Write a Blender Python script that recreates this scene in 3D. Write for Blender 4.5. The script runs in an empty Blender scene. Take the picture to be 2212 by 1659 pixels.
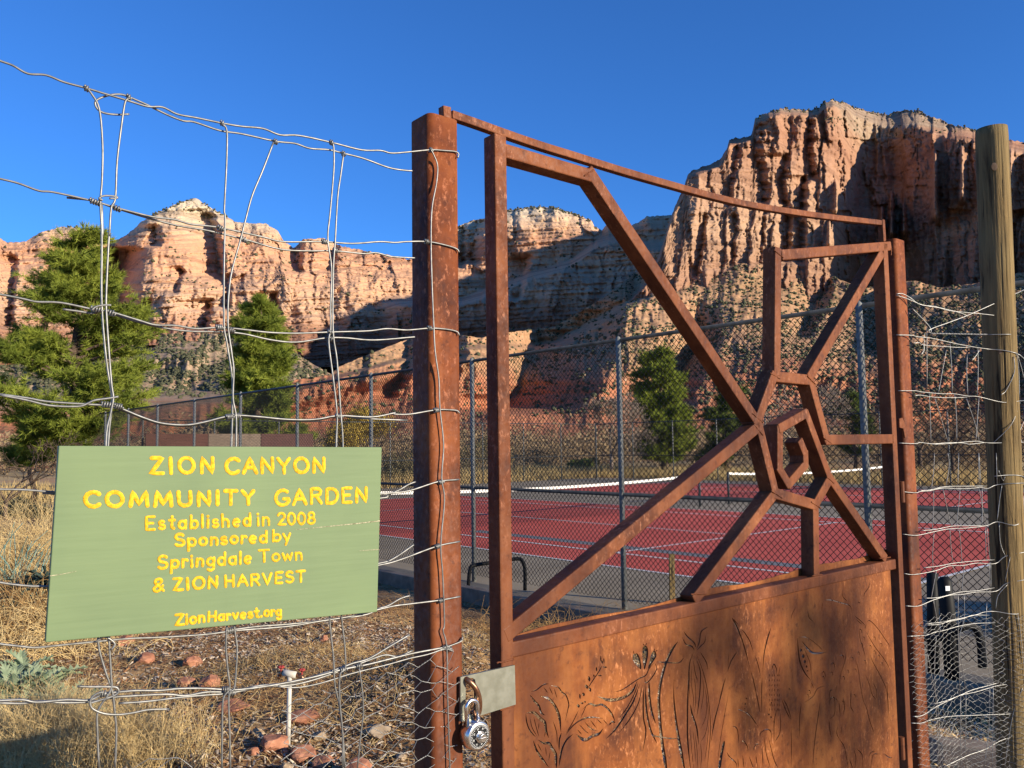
import bpy, math, random
import numpy as np
from mathutils import Vector, Matrix
from mathutils.geometry import delaunay_2d_cdt
R = math.radians
random.seed(7)
rng = np.random.default_rng(7)
scene = bpy.context.scene
C = scene.collection

# ------------------------------------------------------------------ camera
FX, CX, CY = 1805.0, 1106.0, 829.5          # measured on the photograph at 2212 px width
PITCH, ROLL, EYE = R(4.3), R(0.8), 2.05
fw = np.array([0, math.cos(PITCH), math.sin(PITCH)])
r0 = np.array([1.0, 0, 0]); u0 = np.array([0, -math.sin(PITCH), math.cos(PITCH)])
RT = math.cos(ROLL)*r0 - math.sin(ROLL)*u0
UP = math.sin(ROLL)*r0 + math.cos(ROLL)*u0
cam = bpy.data.cameras.new('camera'); cam_o = bpy.data.objects.new('camera', cam); C.objects.link(cam_o)
cam.sensor_width = 36; cam.lens = 36*FX/2212; cam.clip_start = 0.05; cam.clip_end = 30000
cam_o.matrix_world = Matrix(((RT[0], UP[0], -fw[0], 0), (RT[1], UP[1], -fw[1], 0), (RT[2], UP[2], -fw[2], EYE), (0, 0, 0, 1)))
scene.camera = cam_o
scene.render.resolution_x = 1024; scene.render.resolution_y = 768

# ------------------------------------------------------------------ sky and sun
SUN_AZ, SUN_EL = R(120), R(15.5)              # clockwise from +Y
w = bpy.data.worlds.new('World'); scene.world = w; w.use_nodes = True
nt = w.node_tree
sky = nt.nodes.new('ShaderNodeTexSky'); sky.sky_type = 'NISHITA'; sky.sun_disc = False
sky.sun_elevation = SUN_EL; sky.sun_rotation = SUN_AZ
sky.air_density = 1.0; sky.dust_density = 0.0; sky.ozone_density = 6.0; sky.altitude = 1200
bg = nt.nodes['Background']; bg.inputs['Strength'].default_value = 0.095
tint = nt.nodes.new('ShaderNodeMix'); tint.data_type = 'RGBA'; tint.blend_type = 'MULTIPLY'; tint.inputs[0].default_value = 1; tint.inputs[7].default_value = (.60, 1.0, 1.36, 1)
nt.links.new(sky.outputs[0], tint.inputs[6]); nt.links.new(tint.outputs[2], bg.inputs['Color'])
sd = bpy.data.lights.new('sun', 'SUN'); sd.energy = 5.0; sd.angle = R(0.5); sd.color = (1.0, 0.87, 0.68)
so = bpy.data.objects.new('sun', sd); C.objects.link(so)
sv = Vector((math.sin(SUN_AZ)*math.cos(SUN_EL), math.cos(SUN_AZ)*math.cos(SUN_EL), math.sin(SUN_EL)))
so.rotation_euler = sv.to_track_quat('Z', 'Y').to_euler()
scene.view_settings.view_transform = 'Standard'; scene.view_settings.look = 'None'
scene.view_settings.exposure = 0.78; scene.view_settings.gamma = 1.0

# ------------------------------------------------------------------ helpers
def ray(x, y):
    return fw + RT*((x-CX)/FX) - UP*((y-CY)/FX)
O = np.array([0, 0, EYE])
def at(x, y, Y):
    d = ray(x, y); return O + d*(Y/d[1])
def on_z(x, y, z=0.0):
    d = ray(x, y); return O + d*((z-EYE)/d[2])
def on_plane(x, y, p, n):
    d = ray(x, y); return O + d*(np.dot(p-O, n)/np.dot(d, n))
def rays(X, Y):
    X = np.asarray(X, float)[..., None]; Y = np.asarray(Y, float)[..., None]
    return fw + RT*((X-CX)/FX) - UP*((Y-CY)/FX)

def tag(o, label=None, cat=None, group=None, kind=None):
    if label: o['label'] = label
    if cat: o['category'] = cat
    if group: o['group'] = group
    if kind: o['kind'] = kind
    return o
def empty(name, loc, label, cat, group=None):
    o = bpy.data.objects.new(name, None); C.objects.link(o); o.location = loc
    o.empty_display_size = 0.1
    return tag(o, label, cat, group)
def link_mesh(name, me, mat, parent=None, smooth=False):
    if mat is not None: me.materials.append(mat)
    o = bpy.data.objects.new(name, me); C.objects.link(o)
    if parent is not None:
        o.parent = parent
        o.matrix_parent_inverse = Matrix.Translation(parent.location).inverted()
    if smooth: me.polygons.foreach_set('use_smooth', [True]*len(me.polygons))
    return o
def np_mesh(name, V, F):
    """V (n,3); F (m,k) with k 3 or 4"""
    V = np.asarray(V, np.float32); F = np.asarray(F, np.int32)
    me = bpy.data.meshes.new(name); k = F.shape[1]
    me.vertices.add(len(V)); me.vertices.foreach_set('co', V.ravel())
    me.loops.add(F.size); me.loops.foreach_set('vertex_index', F.ravel())
    me.polygons.add(len(F))
    me.polygons.foreach_set('loop_start', np.arange(0, F.size, k, dtype=np.int32))
    me.update(calc_edges=True); me.validate()
    return me
class MB:
    def __init__(s): s.v = []; s.f = []
    def add(s, V, F):
        b = len(s.v); s.v.extend([tuple(map(float, p)) for p in V]); s.f.extend([tuple(i+b for i in f) for f in F]); return s
    def tube(s, pts, r, k=6, caps=True, flat=None):
        P = [np.asarray(p, float) for p in pts]; n = len(P)
        rs = r if hasattr(r, '__len__') else [r]*n
        T = []
        for i in range(n):
            t = P[min(i+1, n-1)] - P[max(i-1, 0)]; T.append(t/(np.linalg.norm(t)+1e-12))
        a = np.array([0, 0, 1.0]) if abs(T[0][2]) < .9 else np.array([1.0, 0, 0])
        N = np.cross(T[0], a); N /= np.linalg.norm(N)
        V = []
        for i in range(n):
            N = N - T[i]*np.dot(N, T[i]); N /= np.linalg.norm(N)+1e-12
            B = np.cross(T[i], N)
            for j in range(k):
                an = 2*math.pi*j/k
                V.append(P[i] + (N*math.cos(an) + B*math.sin(an))*rs[i])
        F = [(i*k+j, i*k+(j+1) % k, (i+1)*k+(j+1) % k, (i+1)*k+j) for i in range(n-1) for j in range(k)]
        if caps: F += [tuple(range(k))[::-1], tuple((n-1)*k+j for j in range(k))]
        return s.add(V, F)
    def box(s, o, ax, ay, az):
        """o corner, three edge vectors"""
        o, ax, ay, az = [np.asarray(q, float) for q in (o, ax, ay, az)]
        V = [o+ax*i+ay*j+az*k for k in (0, 1) for j in (0, 1) for i in (0, 1)]
        return s.add(V, [(0, 2, 3, 1), (4, 5, 7, 6), (0, 1, 5, 4), (2, 6, 7, 3), (0, 4, 6, 2), (1, 3, 7, 5)])
    def prism(s, poly, d):
        """poly: list of 3d points (planar), extruded by d"""
        d = np.asarray(d, float); n = len(poly); P = [np.asarray(p, float) for p in poly]
        return s.add(P+[p+d for p in P], [tuple(range(n)), tuple(range(2*n-1, n-1, -1))]+[(i, i+n, (i+1) % n+n, (i+1) % n) for i in range(n)])
    def build(s, name, mat, parent=None, smooth=False, bevel=0, seg=2):
        me = bpy.data.meshes.new(name); me.from_pydata(s.v, [], s.f); me.update()
        import bmesh
        bm = bmesh.new(); bm.from_mesh(me); bmesh.ops.recalc_face_normals(bm, faces=bm.faces); bm.to_mesh(me); bm.free()
        o = link_mesh(name, me, mat, parent, smooth)
        if bevel:
            m = o.modifiers.new('bevel', 'BEVEL'); m.width = bevel; m.segments = seg; m.limit_method = 'ANGLE'
        return o
def spline(pts, n=8):
    """Catmull-Rom through the points"""
    P = [np.asarray(p, float) for p in pts]
    if len(P) < 3: return [P[0]+(P[-1]-P[0])*i/n for i in range(n+1)]
    Q = [2*P[0]-P[1]]+P+[2*P[-1]-P[-2]]; out = []
    for i in range(1, len(Q)-2):
        a, b, c, d = Q[i-1:i+3]
        for k in range(n):
            t = k/n
            out.append(.5*((2*b)+(c-a)*t+(2*a-5*b+4*c-d)*t*t+(3*b-a-3*c+d)*t**3))
    out.append(P[-1]); return out

# gradient noise on numpy arrays
def _h(ix, iy, s):
    n = (ix.astype(np.int64)*374761393 + iy.astype(np.int64)*668265263 + s*974634777) & 0xffffffff
    n = ((n ^ (n >> 13))*1274126177) & 0xffffffff
    return ((n ^ (n >> 16)) & 0xffff)/65535.0*2*math.pi
def pn(x, y, s=0):
    x = np.asarray(x, float); y = np.asarray(y, float)
    ix = np.floor(x); iy = np.floor(y); fx = x-ix; fy = y-iy
    def g(a, b):
        t = _h(ix+a, iy+b, s); return np.cos(t)*(fx-a)+np.sin(t)*(fy-b)
    ux = fx*fx*fx*(fx*(fx*6-15)+10); uy = fy*fy*fy*(fy*(fy*6-15)+10)
    return ((g(0, 0)*(1-ux)+g(1, 0)*ux)*(1-uy)+(g(0, 1)*(1-ux)+g(1, 1)*ux)*uy)*1.5
def fbm(x, y, s=0, o=4, lac=2.0, gain=.5):
    t = 0; a = 1
    for i in range(o): t = t+a*pn(x, y, s+i); x = x*lac; y = y*lac; a *= gain
    return t
def ridged(x, y, s=0): return 1-np.abs(pn(x, y, s))*2
def worley(x, y, s=0):
    """nearest jittered cell: facet value in -1..1 made of a random offset plus a random tilt, so joints are sharp"""
    ix = np.floor(x); iy = np.floor(y); best = np.full(np.broadcast(x, y).shape, 9.); out = np.zeros_like(best)
    for a in (-1, 0, 1):
        for b in (-1, 0, 1):
            h1 = _h(ix+a, iy+b, s)/6.2832; h2 = _h(ix+a, iy+b, s+77)/6.2832; h3 = _h(ix+a, iy+b, s+133)/6.2832*2-1; h4 = _h(ix+a, iy+b, s+191)/6.2832*2-1; h5 = _h(ix+a, iy+b, s+251)/6.2832*2-1
            dx = x-(ix+a+h1); dy = y-(iy+b+h2); d = dx*dx+dy*dy; k = d < best
            best = np.where(k, d, best); out = np.where(k, h3*.7+dx*h4*.9+dy*h5*.6, out)
    return out
def sstep(a, b, x): t = np.clip((x-a)/(b-a), 0, 1); return t*t*(3-2*t)

# ------------------------------------------------------------------ materials
def mat(name, col=(.5, .5, .5), rough=.8, metal=0., spec=None):
    m = bpy.data.materials.new(name); m.use_nodes = True
    b = m.node_tree.nodes['Principled BSDF']
    b.inputs['Base Color'].default_value = (*col, 1); b.inputs['Roughness'].default_value = rough; b.inputs['Metallic'].default_value = metal
    spec = (.16 if metal < .3 else .5) if spec is None else spec
    if spec is not None: b.inputs['Specular IOR Level'].default_value = spec
    return m
class NT:
    def __init__(s, m): s.t = m.node_tree; s.b = s.t.nodes['Principled BSDF']; s.tc = s.t.nodes.new('ShaderNodeTexCoord')
    def n(s, typ, **kw):
        q = s.t.nodes.new(typ)
        for k, v in kw.items():
            if k in q.inputs: q.inputs[k].default_value = v
            else: setattr(q, k, v)
        return q
    def l(s, a, b): s.t.links.new(a, b)
    def mapped(s, scale=(1, 1, 1), rot=(0, 0, 0), coord='Object'):
        q = s.t.nodes.new('ShaderNodeMapping'); q.inputs['Scale'].default_value = scale; q.inputs['Rotation'].default_value = rot
        s.l(s.tc.outputs[coord], q.inputs[0]); return q.outputs[0]
    def noise(s, vec, scale=5, detail=4, rough=.55, dist=0.):
        q = s.n('ShaderNodeTexNoise', Scale=scale, Detail=detail, Roughness=rough, Distortion=dist); s.l(vec, q.inputs['Vector']); return q.outputs[0]
    def ramp(s, fac, stops, interp='LINEAR'):
        q = s.t.nodes.new('ShaderNodeValToRGB'); e = q.color_ramp.elements; q.color_ramp.interpolation = interp
        while len(e) < len(stops): e.new(.5)
        for i, (p, c) in enumerate(stops):
            e[i].position = p; e[i].color = (*(c if hasattr(c, '__len__') else (c, c, c)), 1)
        s.l(fac, q.inputs[0]); return q.outputs[0]
    def mix(s, fac, a, b, typ='MIX'):
        q = s.t.nodes.new('ShaderNodeMix'); q.data_type = 'RGBA'; q.blend_type = typ
        if isinstance(fac, (int, float)): q.inputs[0].default_value = fac
        else: s.l(fac, q.inputs[0])
        for sock, v in ((q.inputs[6], a), (q.inputs[7], b)):
            if isinstance(v, tuple): sock.default_value = (*v, 1)
            else: s.l(v, sock)
        return q.outputs[2]
    def math(s, op, a, b=0.):
        q = s.t.nodes.new('ShaderNodeMath'); q.operation = op
        for sock, v in ((q.inputs[0], a), (q.inputs[1], b)):
            if isinstance(v, (int, float)): sock.default_value = v
            else: s.l(v, sock)
        return q.outputs[0]
    def col(s, c): s.l(c, s.b.inputs['Base Color'])
    def bump(s, h, strength=.3, dist=.01):
        q = s.n('ShaderNodeBump', Strength=strength, Distance=dist); s.l(h, q.inputs['Height']); s.l(q.outputs[0], s.b.inputs['Normal'])
def noisy(name, a, b, scale=5, rough=.85, bump=.0, bd=.01, detail=5, sc3=(1, 1, 1), metal=0., lo=.35, hi=.65):
    m = mat(name, a, rough, metal); t = NT(m); v = t.mapped(sc3); n = t.noise(v, scale, detail)
    t.col(t.ramp(n, [(lo, a), (hi, b)]))
    if bump: t.bump(n, bump, bd)
    return m
def rust_material(name, dark, mid, light, fl=26, streak=True):
    m = mat(name, mid, .78, .0, spec=.22); t = NT(m)
    v = t.mapped((1, 1, 1)); vs = t.mapped((1, 1, .16))
    n1 = t.noise(v, 9, 6, .6); n2 = t.noise(v, fl*3.5, 5, .7); n3 = t.noise(vs, 22, 5, .65)
    base = t.ramp(n1, [(.33, dark), (.5, mid), (.68, light)])
    if streak: base = t.mix(t.ramp(n3, [(.45, 0.), (.7, .65)]), base, light)
    pale = tuple(min(1, c*1.7+.05) for c in light)
    n4 = t.noise(vs, 5, 3); n5 = t.noise(t.mapped((1, 1, .55)), fl*4, 6, .75)
    base = t.mix(t.math('MULTIPLY', t.ramp(n5, [(.54, 0.), (.68, .8)]), t.ramp(n4, [(.42, .05), (.62, 1.)])), base, pale)
    base = t.mix(t.ramp(t.noise(vs, 4.2, 5, .65), [(.46, 0.), (.66, .75)]), base, dark)
    base = t.mix(t.ramp(t.noise(v, 60, 4, .6), [(.32, .6), (.42, 0.)]), base, dark)
    t.col(base)
    t.l(t.ramp(n2, [(.3, .5), (.7, .85)]), t.b.inputs['Roughness'])
    t.bump(n2, .25, .002)
    return m
M = {}
M['rust_post'] = rust_material('rusty steel post', (.055, .014, .005), (.150, .037, .008), (.235, .068, .016))
M['rust_bar'] = rust_material('rusty steel bar', (.060, .017, .007), (.140, .040, .012), (.22, .075, .026))
M['rust_panel'] = rust_material('rusty sheet steel', (.070, .019, .006), (.185, .053, .011), (.33, .115, .026), fl=30)
M['steel_plate'] = noisy('bare steel plate', (.19, .19, .145), (.25, .25, .20), 60, .42, .05, .001, metal=.55)
M['chrome'] = mat('chrome', (.82, .80, .76), .24, 1.)
M['bronze'] = noisy('worn bronze shackle', (.16, .07, .04), (.30, .16, .09), 120, .35, metal=.8)
M['dial'] = mat('black dial', (.012, .012, .013), .5)
M['dial_mark'] = mat('dial marks', (.8, .8, .76), .5)
M['wire'] = noisy('galvanised wire', (.15, .15, .14), (.25, .25, .235), 90, .45, metal=.6)
M['wire_thin'] = noisy('thin galvanised wire', (.19, .19, .18), (.29, .29, .275), 90, .42, metal=.6)
M['blackmesh'] = mat('black vinyl coated wire', (.018, .019, .021), .6)
M['blackpipe'] = noisy('black coated pipe', (.03, .034, .038), (.06, .066, .072), 8, .4)
M['galvpipe'] = noisy('weathered galvanised pipe', (.10, .105, .10), (.20, .205, .195), 30, .7)
M['yellow'] = noisy('yellow letter paint', (.52, .27, .010), (.80, .47, .022), 190, .7, .5, .002)
M['white_pipe'] = noisy('white plastic pipe', (.42, .39, .33), (.58, .55, .48), 14, .5)
M['red_handle'] = mat('red tap handle', (.30, .045, .04), .7)
M['net'] = mat('net cord', (.02, .022, .024), .8)
M['tape'] = mat('white net tape', (.70, .69, .64), .7)
M['white_paint'] = mat('white line paint', (.60, .59, .56), .8)
M['concrete'] = noisy('kerb concrete', (.17, .125, .085), (.27, .205, .145), 6, .9, .3, .01)
M['black_metal'] = mat('black painted steel', (.010, .010, .010), .6)
M['straw'] = noisy('dry straw', (.50, .35, .15), (.74, .56, .27), 12, .8)
M['straw_dark'] = noisy('brown dead stems', (.22, .12, .045), (.40, .25, .10), 12, .85)
M['bark'] = noisy('bark', (.05, .035, .025), (.13, .09, .065), 9, .95, .5, .03)
M['bark_pale'] = noisy('pale bare branches', (.16, .12, .09), (.30, .24, .19), 6, .9)

m = mat('sign board paint', (.25, .36, .17), .6); t = NT(m)
v = t.mapped((3, 3, 60), coord='Object'); n = t.noise(v, 3, 5); n2 = t.noise(t.mapped((1, 1, 1)), 6, 3)
c = t.ramp(n, [(.3, (.132, .184, .092)), (.7, (.148, .202, .102))]); c = t.mix(t.ramp(n2, [(.35, 0.), (.7, .35)]), c, (.20, .27, .12))
t.col(c); t.bump(n, .25, .001); M['sign'] = m

m = mat('wood post', (.3, .2, .08), .85); t = NT(m)
v = t.mapped((26, 26, 1.2)); n = t.noise(v, 3, 7, .7, .6); n2 = t.noise(t.mapped((1, 1, .5)), 7, 3)
c = t.ramp(n, [(.3, (.035, .022, .011)), (.46, (.145, .10, .043)), (.72, (.30, .20, .08))])
c = t.mix(t.ramp(n2, [(.4, 0.), (.62, .55)]), c, (.22, .165, .075)); ck = t.noise(t.mapped((30, 30, .8)), 1.3, 5, .6, 1.); c = t.mix(t.ramp(ck, [(.36, .9), (.41, 0.)]), c, (.02, .013, .007)); t.col(c); t.bump(n, .8, .006); M['woodpost'] = m

def rock_material(name, stops, zscale, bandamp, streak=.4, dark=(.12, .055, .035), tilt=0.):
    """sandstone: colour follows the world height of the strata, broken by noise"""
    m = mat(name, (.4, .2, .1), .95, spec=.1); t = NT(m)
    v = t.mapped((.004, .004, .004)); sep = t.n('ShaderNodeSeparateXYZ'); t.l(t.mapped((1, 1, 1), (0, tilt, 0)), sep.inputs[0])
    big = t.noise(v, 1.0, 4); z = t.math('ADD', sep.outputs[2], t.math('MULTIPLY', t.math('SUBTRACT', big, .5), bandamp))
    f = t.math('DIVIDE', z, zscale)
    base = t.ramp(f, stops)
    thin = t.noise(t.mapped((.0012, .0012, .035), (0, tilt, 0)), 1.2, 7, .65, .3)
    base = t.mix(t.ramp(thin, [(.38, .45), (.5, 0.), (.6, 0.), (.74, .35)]), base, t.ramp(thin, [(.45, dark), (.55, (.56, .39, .25))]))
    st = t.noise(t.mapped((.035, .035, .004)), 1.0, 6, .65)
    base = t.mix(t.ramp(st, [(.48, 0.), (.68, streak)]), base, dark)
    fine = t.noise(t.mapped((.05, .05, .05)), 1.0, 8, .7)
    base = t.mix(.4, base, t.ramp(fine, [(.3, (.38, .38, .38)), (.7, (.62, .62, .62))]), 'OVERLAY')
    t.col(base); t.bump(fine, .9, 6.0)
    return m
M['rock_left'] = rock_material('pale navajo sandstone', [(.0, (.24, .11, .07)), (.34, (.26, .13, .085)), (.42, (.34, .185, .12)), (.50, (.54, .35, .23)), (.57, (.52, .32, .20)), (.66, (.56, .32, .19)), (.80, (.52, .28, .165)), (.88, (.57, .37, .23)), (.97, (.54, .44, .31))], 960, 110, .15, tilt=.02)
M['rock_right'] = rock_material('buff sandstone cliff', [(.35, (.30, .16, .10)), (.55, (.42, .265, .165)), (.72, (.39, .225, .14)), (.85, (.36, .185, .11)), (.97, (.37, .22, .135)), (1.0, (.35, .25, .165))], 880, 60, .25)
def talus_material(name, soil, soil2, red, redz, veg=(.075, .085, .045), vegamt=.5):
    m = mat(name, soil, .95, spec=.1); t = NT(m)
    n1 = t.noise(t.mapped((.006, .006, .006)), 1.0, 6, .6); n2 = t.noise(t.mapped((.05, .05, .05)), 1.0, 8, .7)
    sep = t.n('ShaderNodeSeparateXYZ'); t.l(t.tc.outputs['Object'], sep.inputs[0])
    base = t.ramp(n2, [(.35, soil), (.65, soil2)])
    zz = t.math('ADD', sep.outputs[2], t.math('MULTIPLY', t.math('SUBTRACT', n1, .5), 130.))
    base = t.mix(t.ramp(t.math('DIVIDE', zz, 400.), [(redz, 1.), (redz+.14, 0.)]), base, red)
    band = t.noise(t.mapped((.002, .002, .10)), 1.0, 4)
    base = t.mix(t.ramp(band, [(.52, 0.), (.7, .35)]), base, tuple(c*.5 for c in red))
    vg = t.noise(t.mapped((.11, .11, .11)), 1.0, 4, .6)
    base = t.mix(t.ramp(t.math('ADD', vg, t.math('MULTIPLY', t.math('SUBTRACT', n1, .5), .6)), [(.50, 0.), (.58, vegamt)]), base, veg)
    t.col(base); t.bump(n2, .8, 1.6)
    return m
M['talus'] = talus_material('scrubby talus', (.34, .185, .10), (.44, .265, .15), (.38, .15, .08), .24, vegamt=.35)
M['talus_left'] = talus_material('grey scrub talus', (.28, .19, .13), (.37, .27, .18), (.44, .17, .08), .13, vegamt=.6)
M['shrub'] = noisy('juniper scrub', (.05, .055, .03), (.105, .105, .06), .05, .95)
M['boulder'] = noisy('pale boulders', (.42, .27, .17), (.55, .40, .27), .05, .95)

# ------------------------------------------------------------------ mountains
def feature(X, Y, path, yr, amp, w_, rec, fade=14):
    """a wall facing left: depth jumps back going left of the path, then recovers"""
    px = np.interp(Y, [p[1] for p in path], [p[0] for p in path])
    px = px + 5*pn(Y/11., Y*0+path[0][0]*.13, 5) + 2.5*pn(Y/4., Y*0+path[0][0]*.7, 6)
    dx = px-X
    a = np.where(dx < 0, 0, np.where(dx < w_, dx/w_, np.exp(-(dx-w_)/rec)))
    win = sstep(yr[0]-fade, yr[0], Y)*(1-sstep(yr[1], yr[1]+fade, Y))
    return amp*a*win
class Layer:
    def __init__(s, top, bottom, depth, x0, x1, dx, rows, rim=0., back=700.):
        s.top, s.bottom, s.depth = top, bottom, depth; s.x0, s.x1, s.dx, s.rows, s.rim, s.back = x0, x1, dx, rows, rim, back
    def y_top(s, X):
        y = np.interp(X, [p[0] for p in s.top], [p[1] for p in s.top])
        return y + s.rim*(pn(X/9., X*0+.3, 11)*1.0 + pn(X/3.5, X*0+.7, 12)*.7)
    def y_bot(s, X): return np.interp(X, [p[0] for p in s.bottom], [p[1] for p in s.bottom])
    def pts(s, X, Y):
        d = rays(X, Y); D = s.depth(X, Y); return O + d*(D/d[..., 1])[..., None]
    def build(s, name, material, label=None, extra=None):
        xs = np.arange(s.x0, s.x1+.1, s.dx); v = np.linspace(0, 1, s.rows)
        X, Vv = np.meshgrid(xs, v); Yt = s.y_top(X); Y = Yt+(s.y_bot(X)-Yt)*Vv
        P = s.pts(X, Y)
        # the far side: over the crest and down to the plain
        crest = P[0]; out = crest/np.linalg.norm(crest[:, :2], axis=1)[:, None]; out[:, 2] = 0
        b1 = crest+out*s.back*.12; b1[:, 2] = crest[:, 2]*.97-4
        b2 = crest+out*s.back*.6; b2[:, 2] = crest[:, 2]*.6
        b3 = crest+out*s.back*1.2; b3[:, 2] = -5
        P = np.concatenate([np.stack([b3, b2, b1]), P], 0)
        r, c = P.shape[:2]; idx = np.arange(r*c).reshape(r, c)
        F = np.stack([idx[:-1, :-1], idx[1:, :-1], idx[1:, 1:], idx[:-1, 1:]], -1).reshape(-1, 4)
        o = link_mesh(name, np_mesh(name, P.reshape(-1, 3), F), material, smooth=False)
        o['kind'] = 'structure'
        return o

# left range: flat-topped pale peaks about 3 km away
L_top = [(-260, 520), (-100, 505), (0, 514), (16, 524), (56, 522), (86, 502), (132, 490), (168, 490), (192, 500), (240, 522), (272, 508), (312, 474), (340, 458), (380, 440), (405, 432), (420, 426), (430, 432), (444, 442), (480, 462), (508, 480), (544, 482), (576, 483), (600, 500), (612, 520), (636, 536), (655, 516), (696, 514), (740, 532), (800, 544), (844, 552), (880, 560), (905, 556), (940, 528), (983, 490), (1027, 474), (1051, 472), (1091, 454), (1147, 448), (1191, 446), (1211, 452), (1251, 466), (1279, 478), (1285, 490), (1299, 498), (1315, 480), (1331, 492), (1360, 490), (1378, 482), (1395, 468), (1451, 464), (1500, 470), (1560, 480)]
def L_depth(X, Y):
    base = np.interp(X, [-260, 0, 250, 330, 420, 600, 700, 860, 960, 1100, 1280, 1400, 1560], [2700, 2750, 3000, 2800, 2850, 2950, 3050, 3150, 3200, 3100, 3050, 2900, 2900])
    top = np.interp(X, [p[0] for p in L_top], [p[1] for p in L_top])
    h = Y-top
    base = base + 150*np.exp(-h/30.)                     # domed crest
    base = base - 1.5*(Y-560)*np.interp(X, [780, 900], [1, .3])            # foot steps forward
    step = sstep(560, 640, Y+30*pn(X/70., Y/90., 21))
    base = base - 90*step
    wx = X+6*pn(X/30., Y/30., 15); wy = Y+.12*X+4*pn(X/25., Y/25., 16)
    a = 34*ridged(X/95.+.2*pn(X/40., Y/40., 7), Y/170., 1)+26*worley(wx/34., wy/60., 101)+10*worley(wx/14., wy/26., 102)+5*worley(wx/5.5, wy/9., 103)+5*pn(X/3., Y/4., 14)
    led = (wy+2.5*pn(X/18., Y/9., 18))/15.; lk_ = np.interp(X, [800, 920], [1, .45]); a = a-11*lk_*(led-np.floor(led))-5*lk_*(led*2.7-np.floor(led*2.7))
    smooth = np.exp(-((X-400)/110.)**2-((Y-520)/60.)**2)+.7*np.exp(-((X-60)/70.)**2-((Y-620)/60.)**2)+.6*np.exp(-((X-1190)/90.)**2-((Y-500)/40.)**2)
    base = base - a*(1-.8*np.clip(smooth, 0, 1))
    base = base + 12*pn(X/200., (Y+X*.06)/7., 8) + 5*pn(X/100., (Y+X*.06)/3., 9)
    f = lambda *k: feature(X, Y, *k)
    base = base + f([(463, 455), (478, 500), (492, 590)], (470, 586), 170, 17, 60, 26)
    base = base + f([(322, 520), (308, 600), (306, 670)], (545, 665), 330, 52, 60)
    base = base + f([(352, 500), (350, 530)], (495, 525), 130, 18, 26)+f([(262, 520), (258, 570)], (520, 566), 120, 14, 22)
    base = base + f([(335, 650), (326, 700)], (655, 695), 110, 9, 30)+f([(464, 650), (452, 700)], (655, 705), 120, 9, 35)
    base = base + f([(657, 530), (655, 570)], (520, 580), 130, 10, 35)+f([(733, 520), (728, 575)], (525, 580), 110, 9, 32)
    base = base + f([(400, 590), (388, 625)], (585, 625), 100, 9, 26)+f([(505, 610), (500, 650)], (600, 660), 120, 9, 40)
    base = base + f([(605, 640), (597, 690)], (640, 700), 110, 8, 40)+f([(40, 560), (30, 700)], (560, 700), 90, 8, 45)
    base = base + f([(1052, 480), (1040, 560)], (480, 560), 170, 22, 40)+f([(1010, 500), (1006, 560)], (495, 570), 110, 10, 25)
    base = base + f([(1150, 560), (1128, 640)], (560, 640), 120, 12, 40)
    # the lower wall that lies in the shadow of the eastern massif comes forward
    near = sstep(800, 900, X)*sstep(0, 1, (Y-np.interp(X, [800, 900, 1000, 1130, 1230, 1290, 1330, 1400], [640, 640, 640, 590, 560, 515, 505, 520]))/22.)
    base = base - 420*near
    return base
L = Layer(L_top, [(-260, 790), (0, 790), (330, 745), (480, 740), (640, 790), (880, 800), (1560, 790)], L_depth, -260, 1560, 2.6, 190, rim=2.2)
mountL = L.build('sandstone_mountain', M['rock_left'])

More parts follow.
